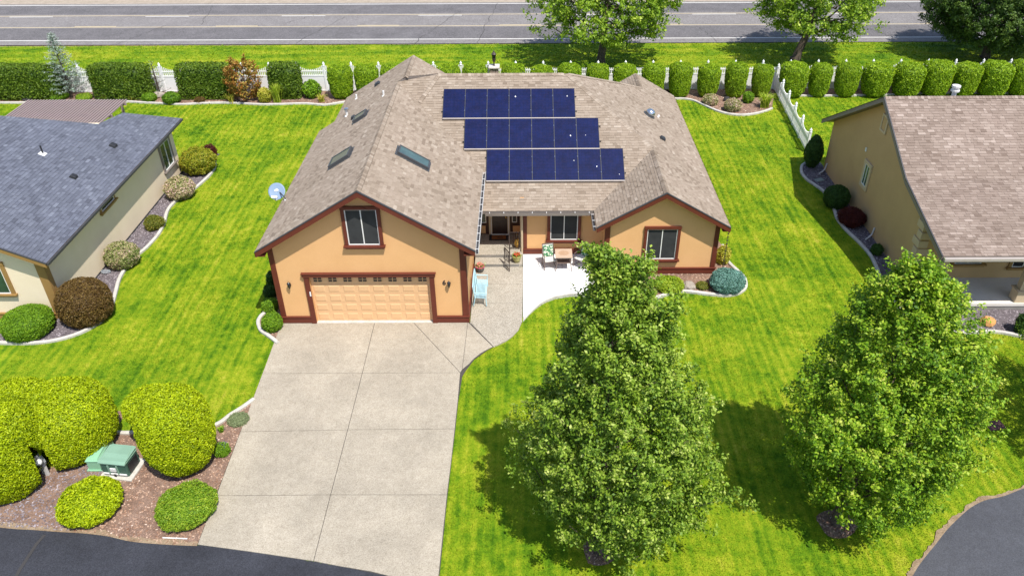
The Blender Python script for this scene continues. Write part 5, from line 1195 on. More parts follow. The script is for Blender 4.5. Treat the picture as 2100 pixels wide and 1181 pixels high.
# back left bed
sh('low bright green shrub left of the blue cedar', 'shrub', (-31.739, 51.547, 0.212, 0.598, 0.25), 'leaf_green', leaf=.08, lumpy=.08)
sh('low green shrub right of the blue cedar', 'shrub', (-29.986, 51.426, 0.163, 0.547, 0.191), 'leaf_moss', leaf=.07, lumpy=.08)
sh('low green shrub left of the bare young conifer', 'shrub', (-25.377, 51.052, 0.264, 0.461, 0.311), 'leaf_green', leaf=.08, lumpy=.12)
sh('round deep green shrub right of the bare young conifer', 'shrub', (-23.76, 50.734, 0.325, 0.589, 0.383), 'leaf_green', leaf=.08, lumpy=.08, tone_bias=-.15)
sh('faded purplish tuft on the bark in front of the third hedge', 'plant', (-21.917, 50.787, 0.16, 0.361, 0.188), 'leaf_bronze', name='plant', leaf=.05, lumpy=.2, depth=.4, jit=1.4)
sh('leafy green shrub in front of the white gate panel', 'shrub', (-14.497, 51.651, 0.535, 0.629, 0.629), 'leaf_green', leaf=.13, lumpy=.12, depth=.3, jit=1.1)
sh('yellow flowering rose bush right of the bronze maple', 'shrub', (-17.456, 50.724, 0.467, 0.441, 0.55), 'leaf_yellow', leaf=.11, lumpy=.15, depth=.3)
tuft('yellow green daylily clump left of the bronze maple', 'plant', *(-19.658, 50.595), .75, .5, 90, 'leaf_yellow', name='daylily', leaf=.05, seed=11)
tuft('tall fine green grass clump in front of the narrow hedge', 'plant', *(-16.621, 50.645), 1.3, .6, 150, 'leaf_lime', name='grass_clump', leaf=.035, seed=12)
tuft('low yellow variegated tuft at the foot of the fence end', 'plant', *(-13.697, 50.785), .5, .5, 90, 'leaf_yellow', name='grass_clump', leaf=.05, seed=13)
tuft('dry straw coloured tuft in front of the second hedge', 'plant', *(-28.551, 51.337), .35, .35, 50, 'leaf_yellow', name='grass_clump', leaf=.04, seed=14)
tuft('dry straw coloured tuft near the end of the pergola', 'plant', *(-26.644, 51.222), .35, .35, 50, 'leaf_yellow', name='grass_clump', leaf=.04, seed=15)
# back right bed
sh('left one of two low pink and white flowering shrubs in the back bed', 'shrub', (12.29, 49.998, 0.309, 0.533, 0.363), 'leaf_pinkish', leaf=.09, lumpy=.15, depth=.3, jit=1.2, tone_bias=.08)
sh('right one of two low pink and white flowering shrubs in the back bed', 'shrub', (13.51, 48.895, 0.343, 0.571, 0.404), 'leaf_pinkish', leaf=.09, lumpy=.15, depth=.3, jit=1.2, tone_bias=.05)
sh('small round green shrub beside the daylily clump', 'shrub', (14.83, 50.261, 0.348, 0.373, 0.409), 'leaf_green', leaf=.07, lumpy=.04)
tuft('large bright yellow green daylily clump against the white picket fence', 'plant', *(15.745, 49.362), .95, .75, 170, 'leaf_lime', name='daylily', leaf=.06, seed=21)
# tan house bed
sh('dark green cone shaped shrub at the rear corner of the tan house', 'shrub', (16.076, 40.426, 0.897, 0.516, 1.055), 'leaf_dark', leaf=.07, lumpy=.03, taper=-.0, depth=.12, pv=1.5)
sh('round dark green shrub beside the shaded tan wall', 'shrub', (15.892, 35.779, 0.535, 0.66, 0.629), 'leaf_dark', leaf=.065, lumpy=.04, depth=.12)
sh('spiky dark red barberry beside the shaded tan wall', 'shrub', (16.044, 33.863, 0.411, 0.623, 0.484), 'leaf_red', leaf=.07, lumpy=.2, depth=.4, jit=1.4, asp=.35, cover=2.6)
sh('small dark green shrub by the quoined corner of the tan house', 'shrub', (16.301, 31.117, 0.24, 0.283, 0.283), 'leaf_dark', leaf=.06, lumpy=.12, depth=.3)
sh('dark shrub in the gravel at the right edge, before the porch', 'shrub', (19.911, 25.086, 0.447, 0.35, 0.526), 'leaf_dark', leaf=.06, lumpy=.15, depth=.3)

# ---- boulders
def boulder(label, px, r, m, flat=.6, seed=1, cat='rock'):
    q = random.Random(seed); bm = bmesh.new(); bmesh.ops.create_icosphere(bm, subdivisions=2, radius=1)
    for v in bm.verts:
        k = 1+.18*math.sin(v.co.x*3+seed)+.14*math.sin(v.co.y*4+seed*2)+q.uniform(-.06,.06); v.co = Vector((v.co.x*r*k, v.co.y*r*.75*k, max(v.co.z*r*flat*k, -.05)))
    me = bpy.data.meshes.new('boulder'); bm.to_mesh(me); bm.free(); me.materials.append(MATS[m]); o = link('boulder', me); o.location = (px[0], px[1], r*flat*.35); return tag(o, label, cat)
boulder('flat grey brown stone in the wing bed beside the house', (7.177, 28.498, 0.0), .36, 'boulder', .4, 2)
boulder('orange brown pointed boulder in the gravel before the tan porch', (18.894, 25.687, 0.0), .32, 'boulder_rust', .75, 3)
boulder('small pale boulder at the foot of the bare young conifer', (-24.955, 51.746, 0.0), .42, 'boulder', .7, 4)
boulder('small upright black stone between the two pink flowering shrubs', (13.461, 50.525, 0.0), .2, 'boulder_dark', 1.4, 5)
boulder('dark rounded stone near the left end of the back bed', (-33.823, 51.314, 0.0), .42, 'boulder_dark', .5, 6)
o = MB().box(-.24,.24,-.16,.16,0,.05).build('valve_cover', 'cover_green', bevel=.01); o.location = (16.025, 38.698, .02); o.rotation_euler.z = .4; tag(o, 'pale rectangular valve cover in the gravel beside the tan house', 'cover')
o = MB().box(-.30,.30,-.2,.2,-.03,.05).build('utility_cover', 'box_cover', bevel=.01); o.location = (16.268, 19.85, 0); o.rotation_euler.z = .15; tag(o, 'dull red rectangular utility cover set in the lawn at right', 'cover')
o = MB().tube([(-.4,0,.03),(.35,-.04,.03)], .018, 8).build('pipe', 'pvc'); o.location = (-10.5, 15.216, .02); tag(o, 'thin white pipe lying on the mulch by the street', 'pipe')
o = MB().tube([(.2*math.cos(a), .12*math.sin(a), .05+.01*a) for a in [i*.5 for i in range(26)]], .015, 6).build('hose', 'hose'); o.location = (-19.11+.15, 29.705, .02); tag(o, 'coiled pale hose on the gravel beside the cream house', 'hose')

# ================================================================== TREES
def limb_path(a, b, sag, n=6, wob=.1, q=random):
    a, b = Vector(a), Vector(b); out = []
    for i in range(n+1):
        f = i/n; p = a.lerp(b, f); p.z += sag*math.sin(math.pi*f); 
        if 0 < i < n: p += Vector((q.uniform(-wob,wob), q.uniform(-wob,wob), q.uniform(-wob,wob)))
        out.append(p)
    return out
def prof(pr, z):
    for (a, ra), (b, rb) in zip(pr, pr[1:]):
        if z <= b: return ra+(rb-ra)*max(0, (z-a)/(b-a))
    return pr[-1][1]
def tree(name, label, base, lean, H_, pr, m, n_leaf, leaf, limbs, trunk_r, seed, group=None, clump=.36, droop=0, up_=.8, asp=.6, off=(0,0), sprays=700, rise=.9, lobe=.06, shell=.55, cat='tree', nb=1.0, extra=()):
    q = random.Random(seed); g_ = np.random.default_rng(seed)
    t = empty(name, label, cat, (base[0], base[1], 0), group)
    lx, ly = lean; ax = lambda z: Vector((lx*(z/H_), ly*(z/H_), 0)); axc = lambda z: ax(z)+Vector((off[0]*min(1,(H_-z)/H_*1.6), off[1]*min(1,(H_-z)/H_*1.6), 0))
    ztop = pr[-1][0]; z0 = pr[0][0]
    tr_ = MB(); zs = [0, .15, .6, 1.5, H_*.3, H_*.5, H_*.7, H_*.92]; rs = [trunk_r*1.5, trunk_r*1.15, trunk_r, trunk_r*.9, trunk_r*.72, trunk_r*.5, trunk_r*.3, trunk_r*.1]
    tr_.tube([ax(z)+Vector((q.uniform(-.06,.06), q.uniform(-.06,.06), z))*1 for z in zs], rs, 9); tr_.build('trunk', 'bark', t, smooth=True)
    cl = []; lb = MB()
    lo = g_.uniform(0, 6.28, 8); 
    def lob(a, z): return 1+lobe*(math.sin(2*a+lo[0]+z*.5)+.9*math.sin(3*a+lo[1]-z*.9)+.7*math.sin(5*a+lo[2]+z*1.7))
    for i in range(limbs):
        f = (i+.5)/limbs; ze_ = z0+(ztop-z0)*f**.9; a = i*2.39996+q.uniform(-.3,.3)
        r_ = prof(pr, ze_)*lob(a, ze_)*q.uniform(.88,1.06)
        zs_ = max(trunk_r*3, ze_-r_*up_*q.uniform(.8,1.2)-.3) if droop == 0 else min(H_*.8, ze_+r_*droop)
        zs_ = min(zs_, H_*.9); st_ = ax(zs_)+Vector((0,0,zs_)); en = axc(ze_)+Vector((r_*math.cos(a), r_*math.sin(a), ze_))
        pts = limb_path(st_, en, -.06*r_ if droop == 0 else .12*r_, 6, .05*r_, q); rr = trunk_r*.34*(1-f*.6)
        lb.tube(pts, [rr*(1-.85*k/6) for k in range(7)], 5, True)
        for k in range(1, 7):
            w_ = .25+.75*k/6
            if k/6 < .35: continue
            for _ in range(2): cl.append((pts[k]+Vector((q.gauss(0,.10*r_), q.gauss(0,.10*r_), q.gauss(0,.08*r_))), w_))
    lb.build('limbs', 'bark', t, smooth=True)
    ns = int(sprays)
    for _ in range(ns):
        # spread over the envelope so that every bit of its surface gets its share of sprays
        while True:
            ze_ = z0+(ztop-z0)*q.random()
            if q.random() < prof(pr, ze_)/max(b for a, b in pr)+.12: break
        a = q.uniform(0,6.28); r_ = prof(pr, ze_)*lob(a, ze_)*q.uniform(.30,1.0)**.42; cl.append((axc(ze_)+Vector((r_*math.cos(a), r_*math.sin(a), ze_)), .9))
    for (x, y, z, r_, k) in extra:
        for _ in range(k*3):
            d = Vector((q.gauss(0,1), q.gauss(0,1), q.gauss(0,1))).normalized()*r_*q.uniform(.3,1); cl.append((Vector((x, y, z))+d, .8))
    C = np.array([tuple(c[0]) for c in cl]); W = np.array([c[1] for c in cl]); n = len(C)
    per = np.maximum(1, (n_leaf*W/W.sum()*g_.uniform(.5,1.5,n)).astype(int)); idx = np.repeat(np.arange(n), per); N_ = len(idx)
    out = C-np.array([off[0]*.8+lx*.4, off[1]*.8+ly*.4, 0]); out[:,2] = 0; out /= np.linalg.norm(out,axis=1)[:,None]+1e-6
    D_ = out*.65+np.array([0,0,rise])+g_.normal(0,.33,(n,3)); D_ /= np.linalg.norm(D_,axis=1)[:,None]
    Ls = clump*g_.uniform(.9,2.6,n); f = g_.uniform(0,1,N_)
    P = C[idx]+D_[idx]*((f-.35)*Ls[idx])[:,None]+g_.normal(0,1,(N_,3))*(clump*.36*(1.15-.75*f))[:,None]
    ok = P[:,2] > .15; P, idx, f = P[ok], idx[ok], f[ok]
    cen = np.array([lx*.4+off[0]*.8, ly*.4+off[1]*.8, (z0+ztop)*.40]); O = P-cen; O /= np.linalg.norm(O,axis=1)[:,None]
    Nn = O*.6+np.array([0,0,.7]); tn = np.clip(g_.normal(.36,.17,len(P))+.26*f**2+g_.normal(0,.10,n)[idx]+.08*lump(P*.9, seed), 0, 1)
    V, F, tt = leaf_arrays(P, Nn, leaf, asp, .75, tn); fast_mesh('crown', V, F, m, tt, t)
    return t
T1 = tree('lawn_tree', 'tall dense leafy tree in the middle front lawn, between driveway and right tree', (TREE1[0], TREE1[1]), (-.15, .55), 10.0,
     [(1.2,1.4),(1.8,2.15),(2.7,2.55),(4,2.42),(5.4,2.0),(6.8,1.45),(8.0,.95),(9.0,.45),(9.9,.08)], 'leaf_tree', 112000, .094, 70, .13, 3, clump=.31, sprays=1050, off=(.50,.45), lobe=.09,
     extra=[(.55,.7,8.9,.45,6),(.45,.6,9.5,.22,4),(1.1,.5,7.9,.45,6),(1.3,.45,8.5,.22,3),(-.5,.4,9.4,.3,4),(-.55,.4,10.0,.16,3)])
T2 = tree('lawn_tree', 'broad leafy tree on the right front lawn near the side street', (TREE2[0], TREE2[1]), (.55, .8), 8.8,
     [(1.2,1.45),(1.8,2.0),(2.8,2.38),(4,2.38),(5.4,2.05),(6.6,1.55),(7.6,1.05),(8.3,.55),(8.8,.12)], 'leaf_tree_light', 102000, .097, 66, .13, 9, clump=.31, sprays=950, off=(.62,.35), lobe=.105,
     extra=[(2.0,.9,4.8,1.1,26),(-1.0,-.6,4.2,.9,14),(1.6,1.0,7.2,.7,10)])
tree('lawn_tree', 'leafy tree mostly outside the right edge, only twigs and shade in view', (18.7, 19.3), (0,.3), 6.5, [(1.3,1.2),(2.2,2.2),(3.5,2.5),(5,1.9),(6.3,.5)], 'leaf_tree', 26000, .10, 40, .12, 77, clump=.3, sprays=420)
B3, B4 = (5.671, 57.972, 0.0), (20.439, 58.874, 0.0)
tree('street_tree', 'broad leafed tree with a straight trunk by the road, left of the leaning one', (B3[0], B3[1]), (.5, .4), 9.5, [(2.5,2.6),(3.2,4.5),(4.8,4.9),(6.5,4.6),(8.4,3),(9.6,1)], 'leaf_street', 42000, .20, 44, .30, 21, clump=.5, up_=.25, sprays=520, rise=-.1, lobe=.12, group='deciduous trees by the road')
tree('street_tree', 'leaning broad leafed tree beyond the fence corner, right of the two by the road', (B4[0], B4[1]), (2.2, .3), 9.0, [(2.6,2.2),(3.3,3.9),(4.8,4.2),(6.5,4.0),(8.2,2.6),(9.2,1)], 'leaf_street', 38000, .20, 42, .30, 33, clump=.5, up_=.25, sprays=480, rise=-.1, lobe=.12, group='deciduous trees by the road')
B5 = (34.859, 59.113, 0.0)
tree('pine_tree', 'dark green bushy pine beyond the fence in the top right corner', (B5[0], B5[1]), (.6, .2), 10, [(1.6,3.2),(2.6,4.6),(4,4.8),(6,4.0),(8,2.4),(9.8,.6)], 'needle_pine', 160000, .20, 60, .30, 44, clump=.5, up_=.15, asp=.34, sprays=900, rise=.6)
# blue cedar and the bare young conifer
def conifer(name, label, base, H_, r0, m, n, leaf, seed, sparse=False, cat='tree'):
    q = random.Random(seed); g_ = np.random.default_rng(seed); t = empty(name, label, cat, (base[0], base[1], 0))
    MB().tube([(0,0,0),(.03,0,H_*.4),(-.03,.02,H_*.75),(.05,0,H_*.99)], [.09,.06,.035,.01], 7).build('trunk', 'bark', t)
    lb = MB(); P = []; Nn = []
    nl = 26 if sparse else 95
    for i in range(nl):
        z = H_*(.08+.9*(i/nl)**1.0); a = i*2.4+q.uniform(-.3,.3); L_ = r0*(1-(z/H_)**1.15)*q.uniform(.7,1.15)+.12
        e = Vector((math.cos(a)*L_, math.sin(a)*L_, z+L_*.28)); s = Vector((0,0,z)); lb.tube([s, s.lerp(e,.5)+Vector((0,0,-.03)), e], [.018,.012,.004], 4)
        k = int(n/nl*(.3+L_/r0)); 
        for _ in range(k):
            f = q.uniform(.15,1.05); p = s.lerp(e, f)+Vector((q.gauss(0,.07),q.gauss(0,.07),q.gauss(0,.045))); P.append(tuple(p)); Nn.append((q.gauss(0,.5), q.gauss(0,.5), 1))
    lb.build('limbs', 'bark', t)
    V, F, tt = leaf_arrays(np.array(P), np.array(Nn), leaf, .22, .6); fast_mesh('crown', V, F, m, tt, t); return t
cB = (-30.999, 51.733, 0.0); conifer('blue_cedar', 'pale blue grey cedar with an open pointed crown before the white fence', cB, 4.46, 1.45, 'leaf_cedar', 5200, .14, 5)
cC = (-25.131, 52.117, 0.0); conifer('young_conifer', 'thin almost bare young conifer before the white fence', cC, 2.442, .75, 'leaf_cedar', 420, .09, 6, True)
# bronze maple
mB = (-18.768, 51.03, 0.0)
tree('maple', 'bushy maple with bronze and yellow leaves between the third and fourth hedge', (mB[0], mB[1]), (-.1,.1), 2.9, [(.35,.7),(.9,1.0),(1.6,1.15),(2.3,.95),(2.8,.4)], 'leaf_maple', 6500, .12, 26, .06, 55, clump=.2, up_=.9, sprays=120)

# ================================================================== OBJECTS
# green utility cabinets on the front bed
u0, u1, u2 = (-13.742, 17.687), (-12.87, 17.579), (-12.803, 18.278)
uw = math.hypot(u1[0]-u0[0], u1[1]-u0[1]); ud = math.hypot(u2[0]-u1[0], u2[1]-u1[1]); ua = math.atan2(u1[1]-u0[1], u1[0]-u0[0])
UB = empty('transformer_box', 'dark green electrical cabinet with pale worn lid on a concrete pad', 'utility box', (u0[0], u0[1], .03), rz=ua)
uh = .62
pd = MB().box(-.10, uw+.14, -.14, ud+.12, -.02, .05).build('pad', 'kerb', UB, bevel=.01)
bd = MB().box(0, uw, 0, ud, .051, uh).build('body', 'utility_dark', UB, bevel=.03)
MB().prism([(-.02,-.04,uh),(uw+.02,-.04,uh),(uw+.02,ud*.0+.06,uh+.05),(uw+.02,ud+.02,uh+.07),(uw-.1,ud+.05,uh+.07),(.1,ud+.05,uh+.07),(-.02,ud+.0,uh+.07),(-.02,.06,uh+.05)], (0,0,.001)).build('lid_skin', 'utility_top', UB)
MB().solid([(-.02,-.04,uh-.05),(uw+.02,-.04,uh-.05),(uw+.02,ud+.03,uh-.05),(-.02,ud+.03,uh-.05),(-.02,-.02,uh+.02),(uw+.02,-.02,uh+.02),(uw-.04,ud*.5,uh+.085),(uw-.08,ud+.0,uh+.075),(.06,ud+.0,uh+.075),(.02,ud*.5,uh+.085)],
   [(0,1,5,4),(1,2,7,6,5),(2,3,8,7),(3,0,4,9,8),(4,5,6,9),(9,6,7,8),(3,2,1,0)]).build('lid', 'utility_top', UB, bevel=.02)
for x0, x1, z0, z1, m_ in ((.28*uw,.33*uw,.12,.52,'utility_top'),(.62*uw,.67*uw,.12,.52,'utility_top'),(.36*uw,.58*uw,.26,.40,'label_white'),(.05*uw,.95*uw,.12,.17,'label_white')):
    MB().box(x0, x1, -.035, -.005, z0, z1).build('front_plate', m_, UB)
MB().box(uw*.46, uw*.54, -.06, -.005, .06, .16).build('latch', 'dark_metal', UB)
MB().box(uw+.003, uw+.02, .1, ud-.1, .12, uh-.12).build('side_vent', 'dark_metal', UB)
v0_, v1_ = (-14.343, 17.92), (-13.941, 17.919); vw = v1_[0]-v0_[0]
VB = empty('junction_box', 'light green narrow cabinet left of the dark green one', 'utility box', (v0_[0], v0_[1], .02))
vd, vh = 1.05, .42
MB().box(0, vw, 0, vd, 0, vh).build('body', 'utility_light', VB, bevel=.015)
MB().solid([(-.02,-.03,vh),(vw+.02,-.03,vh),(vw+.02,vd+.02,vh),(-.02,vd+.02,vh),(.02,.02,vh+.06),(vw-.02,.02,vh+.06),(vw-.02,vd*.7,vh+.12),(.05,vd*.7,vh+.12),(vw-.08,vd-.02,vh+.10),(.1,vd-.02,vh+.10)],
   [(0,1,5,4),(1,2,8,6,5),(2,3,9,8),(3,0,4,7,9),(4,5,6,7),(7,6,8,9),(3,2,1,0)]).build('lid', 'utility_light', VB)
MB().box(-.05, vw+.05, -.05, vd+.05, -.02, .04).build('base', 'utility_light', VB)
# grey post in the notch
pb = (-15.614, 17.736)
GP = empty('utility_post', 'grey post with a round white cap standing in the notch of the huge golden shrub', 'post', (pb[0], pb[1], 0), rz=-.2)
MB().prism([(-.05,-.04,0),(.05,-.04,0),(.06,-.04,.55),(-.06,-.04,.55)], (0,.08,0)).build('post', 'gutter_white', GP); MB().box(-.17,-.13,-.02,.02,0,.5).build('stake', 'grey_post', GP)
MB().prism([(-.16,-.09,.5),(.09,-.09,.5),(.12,-.09,.62),(.06,-.09,.92),(-.08,-.09,.92),(-.15,-.09,.7)], (0,.16,0)).build('housing', 'grey_post', GP, bevel=.02)
cp = MB().lathe([(.005,0),(.10,.0),(.105,.08),(.08,.13),(.01,.15)], n=14).build('round_cap', 'label_white', GP, smooth=True); cp.location = (.07,-.10,.74); cp.rotation_euler = (R(55), 0, R(10))

# satellite dish on the garage eave
dc = Vector((-10.617, 30.04, 3.95)); dm_ = Vector((-10.097, 29.402, 3.864))
SD = empty('satellite_dish', 'grey blue satellite dish on an arm at the left roof edge', 'satellite dish', (0,0,0))
MB().tube([dm_+Vector((.05,0,-.02)), dm_+Vector((-.05,.05,.12)), dc+Vector((.02,.14,-.05))], .024, 8).build('mast', 'dark_metal', SD)
MB().box(-.09,.09,-.07,.07,-.01,.015).build('mount', 'pvc', SD).location = dm_+Vector((.05,0,.02))
nd = (Vector((.05,-1,.72))).normalized(); mt = frame_on(dc, nd, (0,0,1))
b = MB(); prf = [(r_, .22*r_*r_) for r_ in (.0,.08,.16,.24,.31,.36)]; n = 28
for r_, h_ in prf: b.v += [(max(r_,.002)*math.cos(2*math.pi*j/n)*1.0, max(r_,.002)*1.02*math.sin(2*math.pi*j/n), h_) for j in range(n)]
for i in range(len(prf)-1):
    for j in range(n): b.f.append((i*n+j, i*n+(j+1)%n, (i+1)*n+(j+1)%n, (i+1)*n+j)); b.t.append(.5)
ds = b.build('reflector', 'dish', SD, smooth=True); ds.matrix_world = mt; so_ = ds.modifiers.new('rim', 'SOLIDIFY'); so_.thickness = .015; so_.offset = -1
lg = MB(); 
for cx, cy, r_ in ((-.05,.05,.045),(.0,.075,.05),(.045,.05,.035)): lg.prism([(cx+r_*math.cos(a*.7), cy+r_*.8*math.sin(a*.7), .034) for a in range(9)], (0,0,.002))
lg.box(-.10,.06,.005,.035,.032,.036); l_ = lg.build('logo', 'label_white', SD); l_.matrix_world = mt
MB().tube([mt@Vector((0,-.36,.03)), mt@Vector((0,-.42,.2)), mt@Vector((0,-.30,.42))], .018, 8).build('feed_arm', 'pvc', SD)
lb_ = MB().box(-.13,.13,-.05,.05,-.05,.06).build('receiver', 'label_white', SD, bevel=.02); lb_.matrix_world = mt@Matrix.Translation((0,-.30,.42))

# blue bench
by0, by1 = 26.882, 28.352; bzg = wz((by0+by1)/2)
BN = empty('bench', 'light blue metal slatted bench against the garage side wall', 'bench', (0, 0, bzg)); bx0, bx1 = -2.19, -1.66; bl = by1-by0
for i in range(9):
    x = bx0+.10+i*.052; MB().box(x-.016, x+.016, by0+.03, by1-.03, .40+(.02 if i > 7 else 0)-.004*i, .415+(.0)-.004*i+.008).build('slat', 'bench_blue', BN)
for yy in (by0+.04, by1-.04):
    MB().tube([(bx1,yy,0),(bx1-.02,yy,.40),(bx1,yy,.62),(bx0+.05,yy,.64)], .022, 8).build('arm', 'bench_blue', BN); MB().tube([(bx0-.02,yy,0),(bx0+.06,yy,.40),(bx0-.02,yy,.95)], .022, 8).build('leg', 'bench_blue', BN)
MB().bar((bx0+.08,by0+.04,.39),(bx0+.08,by1-.04,.39),.03).build('rail', 'bench_blue', BN); MB().bar((bx1-.02,by0+.04,.37),(bx1-.02,by1-.04,.37),.03).build('rail', 'bench_blue', BN)
MB().tube([(bx0-.02,by0+.04+(bl-.08)*f,.95+.10*math.sin(math.pi*f)) for f in [i/10 for i in range(11)]], .022, 8).build('top_rail', 'bench_blue', BN)
MB().bar((bx0+.03,by0+.04,.52),(bx0+.03,by1-.04,.52),.022).build('back_rail', 'bench_blue', BN)
for i in range(11):
    f = (i+.5)/11; yy = by0+.04+(bl-.08)*f; MB().tube([(bx0+.03,yy,.52),(bx0+.01,yy+.04,.65),(bx0,yy-.04,.80),(bx0-.02,yy,.95+.10*math.sin(math.pi*f))], .011, 6).build('back_scroll', 'bench_blue', BN)
# pots
def pot(label, x, y, z, r, h, m, rim, fl, cat='flower pot', seed=1):
    t = empty('flower_pot', label, cat, (x, y, z)); MB().lathe([(r*.62,0),(r*.9,h*.4),(r,h*.8),(r*.95,h*.82)], n=18).build('pot', m, t, smooth=True)
    MB().lathe([(r*.95,h*.82),(r*1.08,h*.88),(r*1.08,h),(r*.92,h)], n=18).build('rim', rim, t); MB().lathe([(r*.9,h*.97),(.01,h*1.0)], n=14).build('soil', 'bark_soil', t)
    g_ = np.random.default_rng(seed); P = g_.normal(0,1,(420,3))*np.array([r*.42,r*.42,r*.22])+np.array([0,0,h*1.1]); leaves('leaves', P, np.tile([0,0,1.],(420,1)), .05, 'leaf_green', t)
    for i in range(16):
        a = i*2.4; rr_ = r*.75*math.sqrt((i+.5)/16); f_ = MB().lathe([(.005,-.02),(.035,0),(.03,.02),(.004,.028)], n=7).build('flower', fl, t); f_.location = (rr_*math.cos(a), rr_*math.sin(a), h*1.1+g_.uniform(.03,.09)); f_.rotation_euler = (g_.uniform(-.5,.5), g_.uniform(-.5,.5), 0)
    return t
p1 = (-2.038, 29.473, 0.2); pot('dark glazed pot with a pink rim and pink flowers beside the garage wall', p1[0], p1[1], .20, .20, .30, 'pot_dark', 'pot_rim', 'flower_pink', seed=2)
p2 = (-0.403, 30.039, 0.35); pot('olive glazed pot with red flowers on the lower step', p2[0], p2[1], .351, .20, .32, 'pot_olive', 'pot_olive', 'flower_red', seed=3)
p3 = (-0.386, 31.02, 0.5)
BU = empty('urn', 'small shiny brass urn beside the entry railing', 'urn', (p3[0]-.02, p3[1], .503)); MB().lathe([(.09,0),(.05,.06),(.13,.2),(.14,.3),(.07,.38),(.10,.42)], n=18).build('body', 'brass', BU, smooth=True); MB().lathe([(.02,.42),(.015,.85)], n=6).build('stem', 'iron', BU); MB().tube([(.02*math.cos(a*2),.02*math.sin(a*2)+.05,.6+.02*a) for a in range(8)], .02, 6).build('ornament', 'brass', BU)
# doormat
d1_, d2_ = (-1.715, 31.644, 0.5), (-0.834, 32.268, 0.5)
DMt = empty('doormat', 'black rimmed doormat with a rust coloured centre at the front door', 'doormat', (0,0,0)); MB().box(d1_[0], d2_[0], d1_[1]+.02, min(d2_[1], DY-.08), .501, .515).build('border', 'rubber', DMt)
MB().box(d1_[0]+.12, d2_[0]-.10, d1_[1]+.14, min(d2_[1], DY-.08)-.11, .516, .524).build('mat', 'coir', DMt)
for i in range(5): MB().box(d1_[0]+.36+i*.06, d1_[0]+.39+i*.06, d1_[1]+.2, d1_[1]+.3+.03*(i%2), .5245, .528).build('lettering', 'rubber', DMt)
# iron railing and open gate leaf
RL = empty('railing', 'brown iron railing and scrolled open gate leaf beside the front steps', 'railing', (0,0,0)); rx = -0.727; ryy = 29.463; gx_, gy_ = (-0.944, 29.95)
def rail_panel(a, b, za, zb, h, nb, scroll=False):
    a, b = Vector((*a, za)), Vector((*b, zb))
    for z in (.08, h): MB().bar(a+Vector((0,0,z)), b+Vector((0,0,z)), .028).build('rail', 'iron', RL)
    for i in range(nb+1):
        p = a.lerp(b, i/nb); w_ = .032 if i in (0, nb) else .014
        if scroll and 0 < i < nb: MB().tube([p+Vector((0,0,.08+(h-.08)*k/6))+(b-a).normalized()*.035*math.sin(k*1.6) for k in range(7)], .009, 5).build('baluster', 'iron', RL)
        else: MB().bar(p+Vector((0,0,0 if i in (0,nb) else .08)), p+Vector((0,0,h)), w_).build('baluster' if 0 < i < nb else 'post', 'iron', RL)
rail_panel((rx,ryy), (gx_,gy_), .2, .2, .98, 4, True); rail_panel((rx+.0,s1+.1), (rx,s2+.15), .35, .5, .9, 5); rail_panel((rx+.0,s2+.45), (-.3,s2+.45), .5, .5, .9, 4)
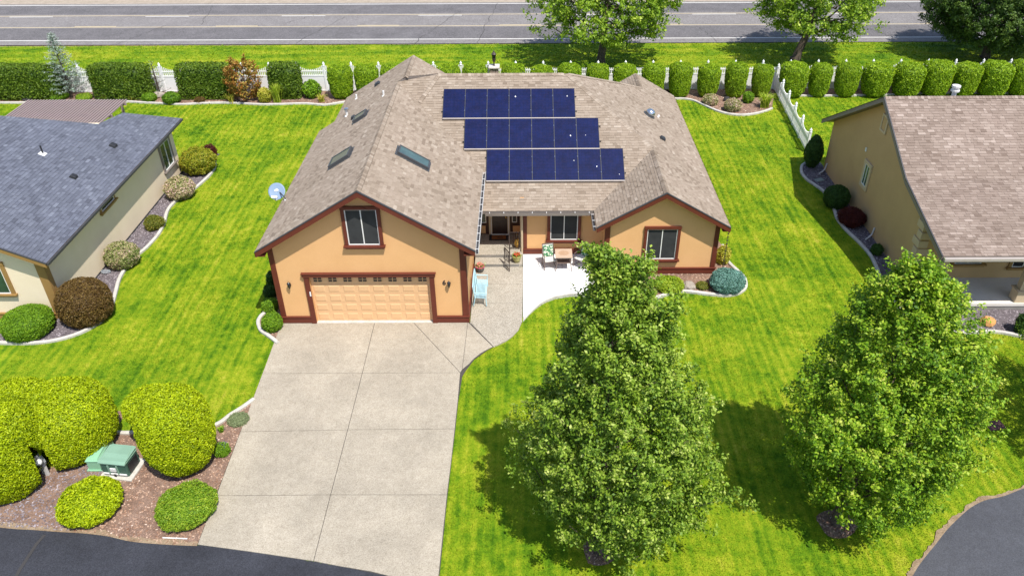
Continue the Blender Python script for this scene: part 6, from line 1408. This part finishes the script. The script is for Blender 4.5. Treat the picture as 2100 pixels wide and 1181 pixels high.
# patio table and two chairs
def chair(label, x, y, rz, cushion):
    t = empty('patio_chair', label, 'chair', (x, y, .205), 'patio chairs', rz)
    for sx in (-1, 1):
        MB().tube([(sx*.27,-.27,0),(sx*.27,-.25,.42),(sx*.28,-.22,.64),(sx*.28,.12,.66),(sx*.26,.26,.62)], .018, 7).build('arm_frame', 'chair_metal', t); MB().tube([(sx*.26,.30,0),(sx*.26,.20,.42),(sx*.25,.32,1.02)], .018, 7).build('leg', 'chair_metal', t); MB().bar((sx*.27,-.26,.06),(sx*.26,.29,.06),.022).build('stretcher', 'chair_metal', t)
    MB().box(-.25,.25,-.27,.20,.41,.435).build('seat', 'chair_sling', t, bevel=.008); MB().prism([(-.25,.20,.44),(.25,.20,.44),(.24,.33,1.02),(-.24,.33,1.02)], (0,.02,0)).build('backrest', 'chair_sling', t)
    MB().bar((-.25,.325,1.02),(.25,.325,1.02),.03).build('top_rail', 'chair_metal', t)
    c = MB().prism([(-.22,.13,.46),(.22,.13,.46),(.22,.24,.95),(-.22,.24,.95)], (0,.07,.0)).build('cushion', 'cushion', t, bevel=.03); return t
m, tt_, b_ = base_mat('cushion', .9, .2); v = coords(tt_, (1,1,1)); vo = nn(tt_, 'ShaderNodeTexVoronoi'); vo.inputs['Scale'].default_value = 12; vo.distance = 'MANHATTAN'; tt_.links.new(v, vo.inputs['Vector'])
n3 = noise(tt_, v, 14, 3); tt_.links.new(mixc(tt_, ramp(tt_, vo.outputs['Distance'], [(.56,(0,0,0)),(.62,(1,1,1))]), (.72,.74,.58), ramp(tt_, n3, [(.42,(.10,.27,.12)),(.6,(.03,.12,.07))])), b_.inputs['Base Color']); MATS['cushion'] = m
cc1 = (1.094, 29.812, 0.2); cc2 = (2.523, 29.801, 0.2); tc_ = (1.694, 29.84, 0.93)
chair('sling patio chair with a leaf patterned cushion left of the square table', cc1[0]-.04, cc1[1]+.05, .22, 0)
chair('sling patio chair with a leaf patterned cushion right of the table, behind the tree top', cc2[0]+.02, cc2[1]+.12, -.75, 0)
TB_ = empty('patio_table', 'square bar height patio table with inlaid tiled top between two chairs', 'table', (tc_[0], tc_[1], .205))
MB().box(-.38,.38,-.38,.38,.69,.72).build('table_top', 'table_tile', TB_, bevel=.01); MB().prism([(.24*math.cos(a*math.pi/6), .2*math.sin(a*math.pi/6), .721) for a in range(12)], (0,0,.004)).build('inlay', 'table_inlay', TB_)
for sx in (-1,1):
    for sy in (-1,1): MB().tube([(sx*.36,sy*.36,0),(sx*.30,sy*.30,.4),(sx*.33,sy*.33,.69)], .018, 6).build('leg', 'chair_metal', TB_)
MB().box(-.30,.30,-.30,.30,.36,.375).build('lower_shelf', 'chair_metal', TB_)
box('shelf_skirt', 'chair_metal', -.34,.34,-.34,-.32,.62,.689, TB_)
# downspout elbows at the tan house
for k_, (px_1, py_1) in enumerate(((16.692, 39.714), (16.853, 32.603))):
    MB().tube([(16.66,py_1,.55),(16.62,py_1,.2),(16.45,py_1-.1,.08),(16.25,py_1-.25,.06)], .04, 8).build('downspout', 'gutter_white', T)
